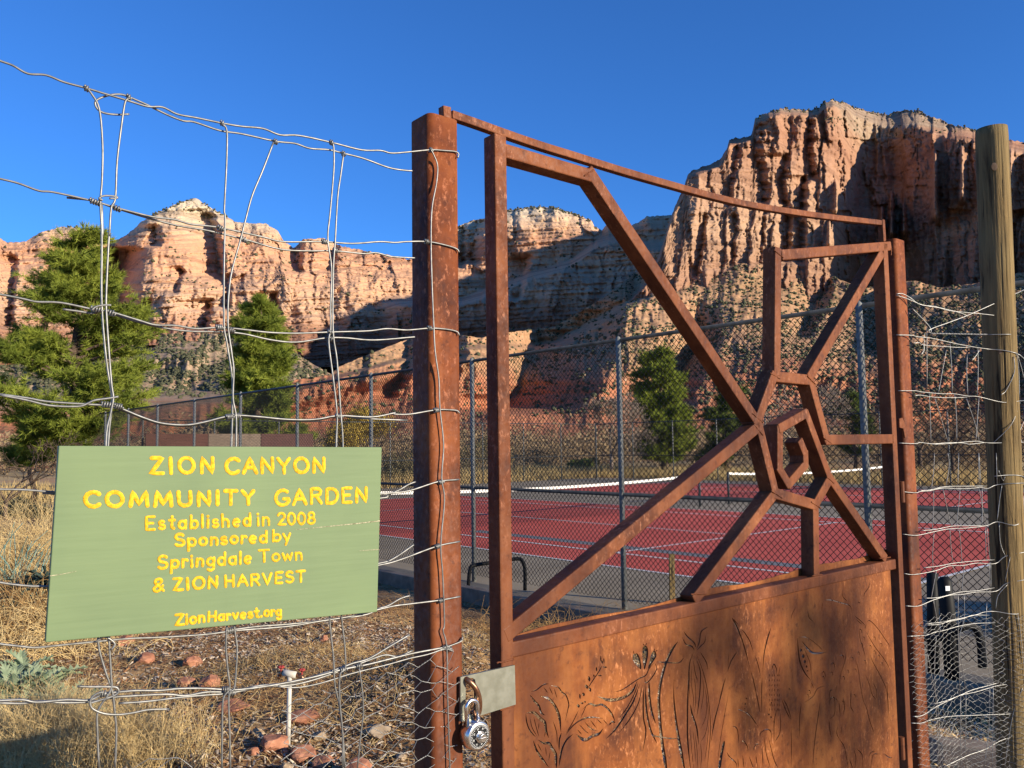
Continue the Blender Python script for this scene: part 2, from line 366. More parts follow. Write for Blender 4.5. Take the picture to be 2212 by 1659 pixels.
# right massif: the big fluted wall
R_top = [(1360, 640), (1400, 600), (1425, 545), (1431, 530), (1447, 474), (1459, 442), (1475, 414), (1487, 374), (1503, 366), (1531, 356), (1555, 346), (1571, 318), (1575, 302), (1607, 296), (1625, 290), (1631, 254), (1659, 242), (1687, 234), (1719, 236), (1747, 238), (1767, 234), (1779, 222), (1799, 217), (1827, 222), (1847, 234), (1887, 242), (1915, 246), (1959, 238), (1987, 240), (2007, 252), (2039, 260), (2047, 268), (2079, 274), (2107, 282), (2175, 302), (2230, 312), (2330, 330), (2500, 380), (2750, 470)]
def R_depth(X, Y):
    base = np.interp(X, [1360, 1500, 1620, 1700, 1760, 1800, 1860, 1930, 2000, 2080, 2180, 2300, 2750], [1960, 1960, 1990, 2010, 2030, 2080, 2420, 2400, 2200, 2030, 1900, 1800, 1500])
    top = np.interp(X, [p[0] for p in R_top], [p[1] for p in R_top])
    h = np.clip(Y-top, 0, 999)
    cap = np.interp(X, [1360, 1620, 1760, 1850, 1950, 2040, 2110, 2750], [14, 14, 14, 18, 40, 36, 24, 24])
    base = base + 330*(1-sstep(0, 1, h/cap))*np.interp(X, [1360, 1700, 1900, 2750], [.6, .6, 1, 1])
    base = base - .55*np.clip(Y-260, 0, 440)
    ridg = np.maximum(ridged(X/62., Y/330.+.4, 31), -.3)
    qq = np.interp(X, [1360, 1740, 1830, 2750], [.55, .6, 1, 1]); wx = X+5*pn(X/20., Y/40., 3)+3*pn(X/9., Y/12., 5)
    def saw(w, amp, ty, sd_):
        # buttresses: broad face turned to the sun, narrow joint on the left; each tier of beds is shifted
        tier = np.floor((Y+14*pn(X/70., Y/60., sd_+1))/ty); q = (wx+w*.8*pn(X/(3.1*w), tier*.37+Y/400., sd_)+w*.45*pn(tier*1.7, X/(6*w), sd_+2))/w
        k = np.floor(q); f_ = q-k; hh = _h(k, tier, sd_+5)/6.2832
        return amp*(.45+.9*hh)*(1-f_)*np.minimum(1, f_/.06)+amp*.5*(hh-.5)
    lo = np.interp(X, [1360, 1740, 1830, 2750], [1., 1., 2.1, 2.1])
    a = 46*ridg*qq + saw(46., 17., 150., 210)*lo + saw(21., 8., 80., 220)*lo + saw(9., 3.6, 34., 230) + 10*worley(wx/24., Y/70., 111)+3.2*worley(wx/5., Y/16., 112)+1.6*worley(wx/3., Y/6., 113)
    led = (Y+3*pn(X/14., Y/9., 118)+.1*X)/21.; a = a-4*(led-np.floor(led))
    base = base - a
    base = base + 3*pn(X/150., Y/6., 36)
    f = lambda *k: feature(X, Y, *k)
    base = base + f([(1659, 240), (1652, 320), (1668, 420)], (235, 430), 70, 20, 50)
    base = base + f([(1762, 240), (1758, 330), (1775, 420)], (240, 380), 60, 14, 40)
    base = base + f([(1711, 320), (1700, 400), (1712, 480)], (340, 560), 62, 12, 34)
    base = base + f([(1752, 370), (1742, 470), (1745, 560)], (390, 560), 85, 16, 34)
    base = base + f([(1600, 330), (1585, 400), (1580, 560)], (320, 440), 40, 9, 30)
    base = base + f([(1530, 470), (1512, 590)], (470, 590), 34, 7, 22)+f([(1597, 470), (1587, 570)], (470, 575), 34, 7, 22)
    base = base + f([(1660, 440), (1648, 560)], (440, 565), 34, 7, 24)
    # free standing fins in the shaded bay catch the sun
    for (fx, y0, y1, wd, am) in [(1926, 420, 520, 9, 320), (1952, 445, 515, 9, 260), (1905, 450, 500, 9, 300), (2020, 330, 480, 12, 190), (2078, 320, 440, 10, 150), (1806, 395, 470, 9, 90), (1791, 480, 540, 8, 80)]:
        win = sstep(y0-8, y0+10, Y)*(1-sstep(y1-20, y1+8, Y))
        wx = wd*(.35+.65*np.clip((Y-y0)/(y1-y0), 0, 1)) + 2*pn(Y/9., Y*0+fx, 7)
        q = (X-fx)/wx
        base = base - am*win*np.exp(-q*q*1.5)
    return base
Rm = Layer(R_top, [(1360, 690), (1487, 660), (1600, 650), (1700, 650), (1840, 700), (2330, 700), (2750, 740)], R_depth, 1360, 2750, 2.2, 230, rim=3.2, back=900)
mountR = Rm.build('fluted_mountain', M['rock_right'])

# talus in front of the right massif, with spurs running down towards the left
T_top = [(380, 1000), (430, 955), (500, 900), (560, 858), (600, 838), (640, 820), (712, 810), (732, 792), (780, 772), (840, 748), (880, 733), (925, 722), (987, 722), (1040, 730), (1095, 718), (1150, 712), (1195, 706), (1251, 675), (1300, 645), (1331, 622), (1375, 588), (1430, 588), (1487, 604), (1527, 584), (1567, 570), (1620, 568), (1659, 572), (1700, 568), (1740, 574), (1780, 590), (1843, 615), (1870, 622), (1927, 610), (1975, 606), (2030, 622), (2107, 612), (2200, 590), (2330, 580), (2500, 590), (2750, 620)]
def T_depth(X, Y):
    g = np.interp(Y, [560, 600, 680, 750, 820, 880, 925, 950, 962, 975, 1000, 1015], [1890, 1810, 1610, 1440, 1300, 1200, 1130, 1060, 800, 400, 125, 110])
    g = g - np.interp(X, [560, 1400, 1900, 2400, 2750], [0, 0, 60, 330, 450])*sstep(960, 700, Y)
    sc = g/1000.
    d = g*0
    # main spur lines (x at y): left of each the slope falls away
    def spur(path, yr, amp, w_, rec):
        px = np.interp(Y, [p[1] for p in path], [p[0] for p in path])+8*pn(Y/14., Y*0+path[0][0]*.1, 41)
        dx = px-X
        a = np.where(dx < 0, 0, np.where(dx < w_, dx/w_, np.exp(-(dx-w_)/rec)))
        return amp*a*sstep(yr[0]-130, yr[0]+4, Y)*(1-sstep(yr[1]-10, yr[1]+12, Y))
    d = d + spur([(1410, 640), (1300, 700), (1190, 760)], (480, 745), 170, 40, 120)
    d = d + spur([(1350, 740), (1330, 780), (1300, 850), (1240, 890)], (600, 885), 330, 190, 60)
    d = d + spur([(1560, 740), (1525, 800), (1505, 850)], (745, 870), 190, 55, 60)
    d = d + spur([(1010, 770), (975, 850)], (700, 860), 110, 26, 50)+spur([(900, 790), (860, 860)], (730, 860), 90, 20, 40)
    d = d + spur([(800, 780), (790, 840)], (740, 850), 35, 14, 30)
    d = d + spur([(1800, 640), (1760, 720)], (520, 730), 110, 30, 60)+spur([(1960, 640), (1930, 740)], (560, 760), 120, 40, 60)
    red = sstep(1500, 1300, X)
    gul = ridged(X/30.+Y/130.+.5*pn(X/60., Y/60., 42), Y/110., 44)*(5+4*red)*sc+ridged(X/9.+Y/90., Y/40., 45)*(2+1*red)*sc
    n = 38*fbm(X/190., Y/120., 46, 2)*sc+3*pn(X/9., Y/6., 47)*sc+2*pn(X/4., Y/3., 48)*sc
    # low red cliff band on the near ridge
    edge = np.interp(X, [600, 740, 840, 900, 1000, 1130], [850, 806, 778, 765, 748, 735])
    d = d - 70*sstep(0, 10, Y-edge)*sstep(1150, 1000, X)*(1-sstep(30, 60, Y-edge))
    # undulating foot
    k = sstep(960, 935, Y)
    return g + (d - gul*(.35+.65*sstep(900, 830, Y)) - n)*k
T = Layer(T_top, [(380, 1014), (2750, 1004)], T_depth, 380, 2750, 2.6, 170, rim=1.2, back=900)
talusR = T.build('talus_slope', M['talus'])
LT_top = [(-260, 700), (-60, 720), (0, 745), (100, 740), (250, 735), (330, 727), (400, 716), (480, 722), (560, 738), (640, 765), (700, 800), (760, 830), (820, 850)]
def LT_depth(X, Y):
    g = np.interp(Y, [700, 760, 800, 845, 872, 905, 940, 960, 980, 1000, 1015], [2550, 2400, 2290, 2160, 1500, 1400, 1310, 1000, 350, 130, 110]); sc = g/1200.
    n = 40*fbm(X/130., Y/80., 51, 2)*sc+7*ridged(X/24.+Y/150., Y/90., 52)*sc+2*pn(X/6., Y/5., 53)*sc
    return g-n*sstep(962, 940, Y)
LT = Layer(LT_top, [(-260, 1015), (820, 1012)], LT_depth, -260, 820, 3.0, 90, rim=1.0, back=900)
talusL = LT.build('foothill', M['talus_left'])

def ico():
    t_ = (1+5**.5)/2
    V = np.array([(-1, t_, 0), (1, t_, 0), (-1, -t_, 0), (1, -t_, 0), (0, -1, t_), (0, 1, t_), (0, -1, -t_), (0, 1, -t_), (t_, 0, -1), (t_, 0, 1), (-t_, 0, -1), (-t_, 0, 1)], float)
    V /= np.linalg.norm(V[0])
    F = np.array([(0, 11, 5), (0, 5, 1), (0, 1, 7), (0, 7, 10), (0, 10, 11), (1, 5, 9), (5, 11, 4), (11, 10, 2), (10, 7, 6), (7, 1, 8), (3, 9, 4), (3, 4, 2), (3, 2, 6), (3, 6, 8), (3, 8, 9), (4, 9, 5), (2, 4, 11), (6, 2, 10), (8, 6, 7), (9, 8, 1)])
    return V, F
IV, IF = ico()
def blobs(P, rad, squash=.85, jit=.3):
    n = len(P)
    V = IV[None]*(1+jit*(rng.random((n, 12, 1))-.5)*2)*rad[:, None, None]
    V[..., 2] *= squash
    V = V+P[:, None, :]; V[..., 2] += rad[:, None]*.45
    F = IF[None]+(np.arange(n)*12)[:, None, None]
    return V.reshape(-1, 3), F.reshape(-1, 3)
def scatter(layer, n, xr, yr, dens, rr):
    X = rng.uniform(*xr, n); Y = rng.uniform(*yr, n); k = (Y > layer.y_top(X)+.5) & (rng.random(n) < dens(X, Y)); X = X[k]; Y = Y[k]
    P = layer.pts(X, Y); r = rng.uniform(*rr, len(X))*(1+.6*(rng.random(len(X)) < .12)); return P, r
Ps, rs = [], []
for a in [(T, 19000, (560, 2300), (560, 900), lambda X, Y: np.clip(.40+1.1*(pn(X/60., Y/25., 61)+.25)+.25*sstep(1300, 1600, X), .05, 1)*np.where(Y > 780, .55, 1.)*np.where(X < 1150, .45, 1), (1.3, 3.3)),
          (LT, 13000, (0, 760), (715, 870), lambda X, Y: np.clip(.6+1.0*pn(X/40., Y/20., 62), .1, 1)*(1-sstep(845, 862, Y)), (2.0, 4.6)),
          (L, 3600, (0, 1400), (430, 745), lambda X, Y: np.clip(3*(pn(X/60., Y/14., 63)-.12), 0, 1), (2.5, 5.0)),
          (Rm, 700, (1780, 2130), (225, 330), lambda X, Y: np.clip(4*(pn(X/60., Y/14., 64)), 0, 1)*(Y < 300), (1.5, 3.2))]:
    p, r = scatter(*a); Ps.append(p); rs.append(r)
# trees along the crests
for lay, xr, n in [(L, (330, 420), 60), (L, (430, 490), 25), (L, (140, 200), 40), (L, (1085, 1290), 170), (Rm, (1640, 2120), 160)]:
    X = rng.uniform(*xr, n); Y = lay.y_top(X)+rng.uniform(-1, 5, n); Ps.append(lay.pts(X, Y)); rs.append(rng.uniform(2.0, 5.0, n)*(.75 if lay is Rm else 1.))
V, F = blobs(np.concatenate(Ps), np.concatenate(rs))
tag(link_mesh('juniper_scrub', np_mesh('juniper_scrub', V, F), M['shrub']), 'dark green juniper scrub dotted over the canyon slopes', 'shrubs', kind='stuff')
p, r = scatter(T, 2400, (900, 2300), (575, 880), lambda X, Y: np.clip(.4+pn(X/40., Y/30., 71), 0, 1), (.5, 1.6))
V, F = blobs(p, r, .7, .45)
tag(link_mesh('boulder_field', np_mesh('boulder_field', V, F), M['boulder']), 'pale boulders strewn down the talus slopes', 'boulders', kind='stuff')

# ------------------------------------------------------------------ ground and courts
UA = np.array([-.65, .76, 0]); UA /= np.linalg.norm(UA)      # along the near court fence
VB = np.array([UA[1], -UA[0], 0])                            # away from it
def uv(u, v, z=0.): p = UA*u+VB*v; return np.array([p[0], p[1], z])
def quad(name, mtl, u0_, u1_, v0_, v1_, z, nu=1, nv=1, kind='structure', th=0.):
    us = np.linspace(u0_, u1_, nu+1); vs = np.linspace(v0_, v1_, nv+1)
    V = [uv(a, b, z) for b in vs for a in us]; n = nu+1
    F = [(j*n+i, (j+1)*n+i, (j+1)*n+i+1, j*n+i+1) for j in range(nv) for i in range(nu)]
    o = link_mesh(name, np_mesh(name, V, F), mtl); o['kind'] = kind; return o
m = mat('dry field', (.3, .22, .1), .95); t = NT(m)
n1 = t.noise(t.mapped((.05, .05, .05)), 1, 5); n2 = t.noise(t.mapped((2, 2, 2)), 1, 6)
c = t.ramp(n1, [(.38, (.50, .36, .16)), (.55, (.36, .25, .12)), (.66, (.40, .17, .085))]); c = t.mix(.5, c, t.ramp(n2, [(.3, (.3, .3, .3)), (.7, (.7, .7, .7))]), 'OVERLAY'); t.col(c); M['field'] = m
g = 9000.
link_mesh('ground', np_mesh('ground', [(-g, -g, -.06), (g, -g, -.06), (g, g, -.06), (-g, g, -.06)], [(0, 1, 2, 3)]), M['field'])['kind'] = 'structure'
m = mat('court asphalt', (.2, .19, .17), .9); t = NT(m)
n1 = t.noise(t.mapped((.6, .6, .6)), 1, 6); n2 = t.noise(t.mapped((40, 40, 40)), 1, 3)
c = t.ramp(n1, [(.35, (.20, .165, .115)), (.65, (.28, .235, .165))]); c = t.mix(.25, c, t.ramp(n2, [(.3, (.25, .25, .25)), (.7, (.75, .75, .75))]), 'OVERLAY'); t.col(c); M['asphalt'] = m
m = mat('red court coating', (.3, .06, .05), .85); t = NT(m)
n1 = t.noise(t.mapped((.5, .5, .5)), 1, 6); c = t.ramp(n1, [(.35, (.42, .072, .050)), (.65, (.52, .10, .07))]); t.col(c); M['red'] = m
quad('court_pavement', M['asphalt'], -6, 37.4, 6.9, 39.2, 0.0)
quad('court_surface', M['red'], 5.5, 29.3, 10.6, 21.6, .004)
quad('court_surface', M['red'], 5.5, 29.3, 25.4, 36.4, .004)
M['greyband'] = noisy('grey court strip', (.13, .135, .14), (.17, .175, .18), 3, .9)
quad('court_band', M['greyband'], 5.5, 16.4, 12.55, 12.95, .006)  # narrow grey strip laid just above the red coating
for v0 in (10.6, 25.4):
    W = .045
    lines = [(5.5, 29.3, v0-W, v0+W), (5.5, 29.3, v0+11-W, v0+11+W), (5.5, 29.3, v0+1.37-W, v0+1.37+W), (5.5, 29.3, v0+9.63-W, v0+9.63+W),
             (11.0, 23.8, v0+5.5-W, v0+5.5+W), (5.5-W, 5.5+W, v0, v0+11), (29.3-W, 29.3+W, v0, v0+11), (11-W, 11+W, v0+1.37, v0+9.63), (23.8-W, 23.8+W, v0+1.37, v0+9.63)]
    mb = MB()
    for i, (a, b, c_, d_) in enumerate(lines):
        z = .0085+.0008*i
        mb.add([uv(a, c_, z), uv(b, c_, z), uv(b, d_, z), uv(a, d_, z)], [(0, 1, 2, 3)])
    mb.build('court_lines', M['white_paint'])['kind'] = 'structure'

def garden_z(X, Y):
    v = X*VB[0]+Y*VB[1]
    return .06+.34*sstep(6.6, 3.6, v)+.035*pn(X*1.3, Y*1.3, 81)+.30*np.exp(-((X+.30)**2+(Y-5.7)**2)/.28)+.16*np.exp(-((X+1.5)**2+(Y-6.0)**2)/.4)+.10*np.exp(-((X+.7)**2+(Y-5.2)**2)/.2)+.018*pn(X*5, Y*5, 82)+.008*pn(X*16, Y*16, 83)
m = mat('mulch bed', (.2, .12, .06), .95); t = NT(m)
n1 = t.noise(t.mapped((1.1, 1.1, 1.1)), 1, 5); n2 = t.noise(t.mapped((38, 38, 38)), 1, 6, .7); vo = t.n('ShaderNodeTexVoronoi', Scale=70.); t.l(t.tc.outputs['Object'], vo.inputs['Vector'])
c = t.ramp(n1, [(.36, (.11, .050, .024)), (.48, (.22, .115, .05)), (.62, (.40, .25, .12))])
c = t.mix(t.ramp(n2, [(.5, 0.), (.62, .75)]), c, (.48, .34, .18)); c = t.mix(t.ramp(n2, [(.3, .8), (.42, 0.)]), c, (.045, .026, .015)); t.col(c); t.bump(n2, .8, .02); M['mulch'] = m
def grid(name, mtl, u0_, u1_, v0_, v1_, step):
    us = np.arange(u0_, u1_+step, step); vs = np.arange(v0_, v1_+step, step)
    U, Vv = np.meshgrid(us, vs); X = UA[0]*U+VB[0]*Vv; Y = UA[1]*U+VB[1]*Vv; Z = garden_z(X, Y)
    P = np.stack([X, Y, Z], -1); r, c = U.shape; idx = np.arange(r*c).reshape(r, c)
    F = np.stack([idx[:-1, :-1], idx[1:, :-1], idx[1:, 1:], idx[:-1, 1:]], -1).reshape(-1, 4)
    o = link_mesh(name, np_mesh(name, P.reshape(-1, 3), F), mtl, smooth=True); o['kind'] = 'structure'; return o
grid('garden_soil', M['mulch'], -8, 34, -3, 6.62, .06)
#@@PART2

# ------------------------------------------------------------------ gate: everything lies on one vertical plane
GD = np.array([math.cos(R(39.5)), math.sin(R(39.5)), 0]); GN = np.array([GD[1], -GD[0], 0]); G0 = np.array([0, 1.5, 0])
Z3 = np.array([0, 0, 1.0])
def gp(x, y, off=0.): return on_plane(x, y, G0+GN*off, GN)
eps = [0]
def bar(mb, a, b, w_=.027, d=.036, off=0., ext=(0, 0)):
    """square tube with its front face centred on a-b (photo points) on the gate plane"""
    eps[0] += 1; off = off + .0003*(eps[0] % 7)
    A = gp(*a, off); B = gp(*b, off); t_ = (B-A)/np.linalg.norm(B-A); A = A-t_*ext[0]; B = B+t_*ext[1]
    s_ = np.cross(GN, t_); s_ /= np.linalg.norm(s_)
    mb.box(A-s_*w_/2, B-A, s_*w_, -GN*(d+.0003*(eps[0] % 5)))
def vert(x, y, ztop, zbot, off=0):
    p = gp(x, y, off); return np.array([p[0], p[1], ztop]), np.array([p[0], p[1], zbot])
def vbar(mb, x, y, ztop, zbot, w_=.027, d=.036, off=0.):
    A, B = vert(x, y, ztop, zbot, off); mb.box(A-GD*w_/2, B-A, GD*w_, -GN*d)
gate_base = gp(1094, 1600); gate_base[2] = .42
gate = empty('garden_gate', gate_base, 'rusty steel garden gate with spiral bars above a cut-out plant panel', 'gate')
mbs = MB(); vbar(mbs, 1087, 700, gp(1080, 290)[2], .5, .028, .034, .0012); mbs.build('stile', M['rust_bar'], gate, bevel=.003)
mbs = MB(); vbar(mbs, 1936, 1001, gp(1926, 528)[2], .5, .028, .036, .0012); mbs.build('stile', M['rust_bar'], gate, bevel=.003)
mb = MB(); bar(mb, (1093, 325), (1279, 379), ext=(0, .006)); bar(mb, (1277, 372), (1634, 905), ext=(.008, .01)); mb.build('sloping_bar', M['rust_bar'], gate, bevel=.0025)
mb = MB(); bar(mb, (1682, 534), (1680, 805), ext=(.0, .008)); bar(mb, (1684, 551), (1926, 531), ext=(-.012, .0)); bar(mb, (1908, 545), (1752, 812), ext=(0, .01)); mb.build('upper_bars', M['rust_bar'], gate, bevel=.0025)
mb = MB()
for a, b in [((1637, 914), (1674, 812)), ((1674, 813), (1753, 821)), ((1753, 821), (1788, 950)), ((1640, 914), (1677, 1066)), ((1677, 1066), (1763, 1091)), ((1763, 1091), (1795, 1034))]:
    bar(mb, a, b, ext=(.009, .009))
mb.build('ring', M['rust_bar'], gate, bevel=.0025)
mb = MB()
for a, b in [((1795, 1034), (1743, 893)), ((1743, 893), (1687, 925)), ((1686, 925), (1686, 1012)), ((1685, 1012), (1705, 1046)), ((1706, 1046), (1742, 1004)), ((1742, 1004), (1741, 978)), ((1741, 980), (1731, 955))]:
    bar(mb, a, b, .024, .040, -.001, ext=(.007, .007))
mb.build('spiral', M['rust_bar'], gate, bevel=.0025)
mb = MB(); bar(mb, (1788, 950), (1932, 948), ext=(.008, 0)); mb.build('crossbar', M['rust_bar'], gate, bevel=.0025)
for a, b in [((1101, 1368), (1640, 922)), ((1506, 1292), (1676, 1066)), ((1763, 1091), (1765, 1252)), ((1795, 1034), (1913, 1205))]:
    mb = MB(); bar(mb, a, b, ext=(.01, .008)); mb.build('spoke', M['rust_bar'], gate, bevel=.0025)
mb = MB(); bar(mb, (1092, 1408), (1936, 1218.5), .028, .034); mb.build('middle_rail', M['rust_bar'], gate, bevel=.003)
mb = MB()
A = gp(1108, 1372, -.036); B = gp(1925, 1187, -.036); n = 40; top = []; rg = random.Random(4)
ap, bp = gp(1112, 1408, -.036), gp(1930, 1222, -.036)
for i in range(n+1): top.append(A+(B-A)*i/n+Z3*(rg.uniform(-.0015, .0015)+.004*math.sin(i*.5)))
mb.prism(top+[bp, ap], -GN*.003); mb.build('rear_sheet', M['rust_panel'], gate)
for (xa, ya), (xb, yb) in [((1262, 380), (1284, 366)), ((1625, 893), (1648, 912)), ((1628, 916), (1648, 940)), ((1664, 806), (1686, 818)), ((1744, 812), (1762, 830)), ((1778, 944), (1796, 958)), ((1666, 1060), (1690, 1076)), ((1752, 1084), (1774, 1098)), ((1786, 1030), (1802, 1044)), ((1492, 1284), (1524, 1282)), ((1754, 1244), (1776, 1241)), ((1900, 1206), (1924, 1204)), ((1925, 536), (1925, 552)), ((1929, 940), (1929, 956)), ((1672, 540), (1692, 556)), ((1072, 1432), (1110, 1424)), ((1080, 1534), (1112, 1524))]:
    mb = MB(); a, b = gp(xa, ya, .0014), gp(xb, yb, .0014); q = [a+(b-a)*i/12+np.array([rg.uniform(-.0006, .0006), 0, rg.uniform(-.0006, .0006)]) for i in range(13)]
    mb.tube(q, [.0011+rg.uniform(0, .0008) for _ in q], 6); mb.build('weld_bead', M['rust_bar'], gate, smooth=True)
for y_ in (1085, 1640):
    mb = MB(); a = gp(1949, y_, -.006); mb.tube([a, a+Z3*.06], .008, 10); mb.build('hinge', M['rust_bar'], gate, smooth=False)
mb = MB(); a = gp(1939, 905, .001)
mb.prism([a, a+GD*.02+Z3*.004, a+GD*.036-Z3*.016, a+GD*.04-Z3*.05, a+GD*.03-Z3*.055, a+GD*.022-Z3*.028, a-Z3*.025], GN*.005)
mb.build('latch_tab', M['rust_bar'], gate, bevel=.001)

# panel with the plants cut right through it
POFF = -.006
gx = GD; 
def g2(x, y): p = gp(x, y, POFF)-G0; return (float(np.dot(p, gx)), float(p[2]))
def stroke(pts, w0, w1=None, taper=.25):
    """a slit along the points; widths in metres"""
    w1 = w0 if w1 is None else w1
    q = [np.array(p, float) for p in pts]; Q = spline(q, 5) if len(q) > 2 else spline(q, 3); n = len(Q)
    Lf, Rt = [], []
    for i in range(n):
        t_ = Q[min(i+1, n-1)]-Q[max(i-1, 0)]; t_ /= np.linalg.norm(t_)+1e-9; nn = np.array([-t_[1], t_[0]]); k = i/(n-1)
        ww = w0*(1-k)+w1*k
        if taper: ww *= min(1, .12+k/taper)*min(1, .12+(1-k)/taper)
        Lf.append(Q[i]+nn*ww/2); Rt.append(Q[i]-nn*ww/2)
    return [[tuple(Lf[i]), tuple(Lf[i+1]), tuple(Rt[i+1]), tuple(Rt[i])] for i in range(n-1)]
def zA(x, y): return g2(1097.5+x*.23074, 1276.2+y*.23074)        # crop 1290,1500
def zB(x, y): return g2(1488.9+x*.23074, 1148.6+y*.23074)        # crop 1750,1350
def zC(x, y): return g2(1488.9+x*.23074, 1361.3+y*.23074)        # crop 1750,1600
holes = []
def S(f, pts, w0=.002, w1=None, taper=.25):
    w1 = (w1 or w0)*1.3; w0 = w0*1.3; holes.extend(stroke([f(*p) for p in pts], w0, w1, taper))
def PO(f, pts): holes.append([tuple(map(float, p)) for p in spline([f(*p) for p in pts]+[f(*pts[0])], 4)[:-1]])
a = zA
# leafy plant
S(a, [(215, 945), (270, 925), (330, 880), (380, 870)]); S(a, [(400, 885), (470, 905), (500, 945), (545, 985), (568, 1060), (560, 1110), (535, 1220)], .0022)
S(a, [(205, 975), (245, 1030), (290, 1080), (310, 1140), (345, 1165)], .003); S(a, [(300, 985), (380, 1010), (440, 1080), (480, 1180), (495, 1320)], .003, .0055)
S(a, [(335, 905), (375, 960)], .0012); S(a, [(385, 900), (420, 975)], .0012); S(a, [(430, 910), (460, 1010)], .0012)
S(a, [(165, 1150), (175, 1230), (205, 1310), (260, 1370)], .002); S(a, [(170, 1145), (240, 1140), (300, 1195), (345, 1235), (355, 1300), (380, 1375)], .0045)
S(a, [(205, 1190), (225, 1280), (270, 1360)], .0012); S(a, [(240, 1180), (262, 1270), (290, 1370)], .0012); S(a, [(290, 1230), (285, 1300)], .0012); S(a, [(355, 1290), (340, 1370)], .0012)
S(a, [(280, 1395), (330, 1425), (385, 1430), (415, 1480), (445, 1530), (450, 1600), (455, 1660)], .003, .006); S(a, [(235, 1400), (262, 1480), (300, 1545), (380, 1650)], .0026, .0035)
S(a, [(275, 1430), (315, 1505)], .0012); S(a, [(350, 1460), (360, 1545)], .0012); S(a, [(395, 1500), (380, 1590)], .0012)
S(a, [(420, 1215), (455, 1330), (460, 1450)], .0014); S(a, [(500, 1330), (480, 1400), (478, 1500)], .0028); S(a, [(610, 1340), (545, 1400), (500, 1500), (478, 1640)], .0022, .0045)
S(a, [(640, 1345), (690, 1385), (735, 1395), (790, 1360), (850, 1340), (890, 1290)], .0048); S(a, [(540, 1350), (600, 1270), (680, 1210), (770, 1185), (890, 1195)], .0024)
S(a, [(700, 1110), (760, 1058), (820, 1075), (880, 1065), (940, 1110), (985, 1180), (1003, 1235)], .003); S(a, [(945, 1260), (970, 1228), (1003, 1235)], .003)
for q in [[(665, 1250), (720, 1310), (755, 1335)], [(715, 1225), (775, 1290), (830, 1310)], [(770, 1210), (830, 1290)], [(830, 1200), (880, 1245)], [(890, 1205), (930, 1250)], [(650, 1300), (690, 1345)]]: S(a, q, .0013)
S(a, [(660, 1120), (600, 1240), (545, 1330)], .0016); S(a, [(735, 1070), (680, 1190)], .0014)
# seed head
S(a, [(880, 700), (850, 755), (790, 845), (735, 930)], .0018)
for x, y, w_, h in [(758, 825, 13, 26), (733, 897, 16, 20), (766, 925, 13, 22), (705, 970, 14, 18), (672, 990, 8, 26), (690, 1052, 16, 10), (718, 1040, 12, 8), (657, 1078, 15, 18), (828, 735, 8, 22), (868, 640, 6, 34), (897, 655, 6, 26), (905, 715, 20, 9), (857, 793, 20, 8), (803, 795, 8, 12), (880, 668, 9, 16)]:
    PO(a, [(x-w_, y), (x-w_*.3, y-h), (x+w_, y-h*.2), (x+w_*.4, y+h)])
# flower with bulbs
PO(a, [(1165, 640), (1172, 596), (1210, 588), (1236, 640), (1246, 735), (1195, 690)]); PO(a, [(1255, 590), (1262, 530), (1285, 512), (1308, 540), (1310, 610), (1280, 735), (1266, 690)])
PO(a, [(1335, 610), (1352, 570), (1378, 568), (1388, 612), (1355, 670), (1310, 730)])
for q in [[(1178, 590), (1174, 562)], [(1275, 515), (1264, 494)], [(1285, 512), (1300, 490)], [(1370, 568), (1372, 540)], [(1380, 570), (1398, 556)]]: S(a, q, .0016)
S(a, [(1375, 665), (1320, 730), (1290, 790), (1220, 825), (1140, 880), (1060, 930), (985, 950)], .0022); S(a, [(1210, 845), (1170, 930), (1100, 990), (1010, 1020), (930, 1020), (840, 990)], .005)
S(a, [(1218, 860), (1180, 970), (1110, 1100), (1040, 1190)], .002); S(a, [(1235, 870), (1180, 1020), (1110, 1140), (1010, 1290), (920, 1385)], .003, .004)
S(a, [(1258, 880), (1220, 1050), (1140, 1200), (1040, 1330)], .0022); S(a, [(1275, 875), (1265, 1030), (1270, 1200), (1290, 1320), (1262, 1500)], .003); S(a, [(1290, 870), (1292, 1080), (1330, 1290), (1395, 1430)], .004)
S(a, [(1320, 840), (1322, 980), (1345, 1130), (1385, 1250)], .0065, .0035); S(a, [(1280, 800), (1290, 860), (1340, 820), (1390, 735), (1378, 680)], .0022)
S(a, [(1390, 665), (1480, 670), (1600, 672), (1650, 620)], .002); S(a, [(1332, 1300), (1350, 1350), (1430, 1370), (1520, 1383), (1620, 1382)], .0022)
S(a, [(1590, 475), (1530, 560), (1480, 670), (1435, 830), (1412, 1000), (1420, 1200), (1440, 1400), (1470, 1600), (1490, 1700)], .0055, .008, .14)
S(a, [(1552, 830), (1552, 1000), (1570, 1200), (1600, 1400), (1630, 1560), (1660, 1700)], .002, .0095, .3)
# onion / corn sheaf
S(a, [(1645, 380), (1680, 430), (1745, 490), (1755, 530)], .0024); S(a, [(1630, 430), (1665, 500), (1720, 520), (1745, 560)], .002); S(a, [(1875, 335), (1810, 380), (1790, 480), (1760, 550)], .0024); S(a, [(1850, 415), (1840, 480), (1800, 520), (1765, 560)], .0018)
S(a, [(1800, 575), (1835, 630), (1860, 680), (1870, 740)], .0018); S(a, [(1735, 580), (1700, 680), (1690, 850), (1680, 1100), (1680, 1350), (1690, 1500), (1712, 1700)], .003, .004)
S(a, [(1765, 600), (1820, 740), (1860, 900), (1885, 1100), (1895, 1300), (1880, 1500), (1860, 1700)], .0018); S(a, [(1770, 650), (1800, 760), (1800, 880), (1785, 1050), (1765, 1190)], .0026)
S(a, [(1735, 650), (1750, 760), (1778, 850)], .0016); S(a, [(1705, 1060), (1725, 1160), (1765, 1280), (1785, 1440)], .0036)
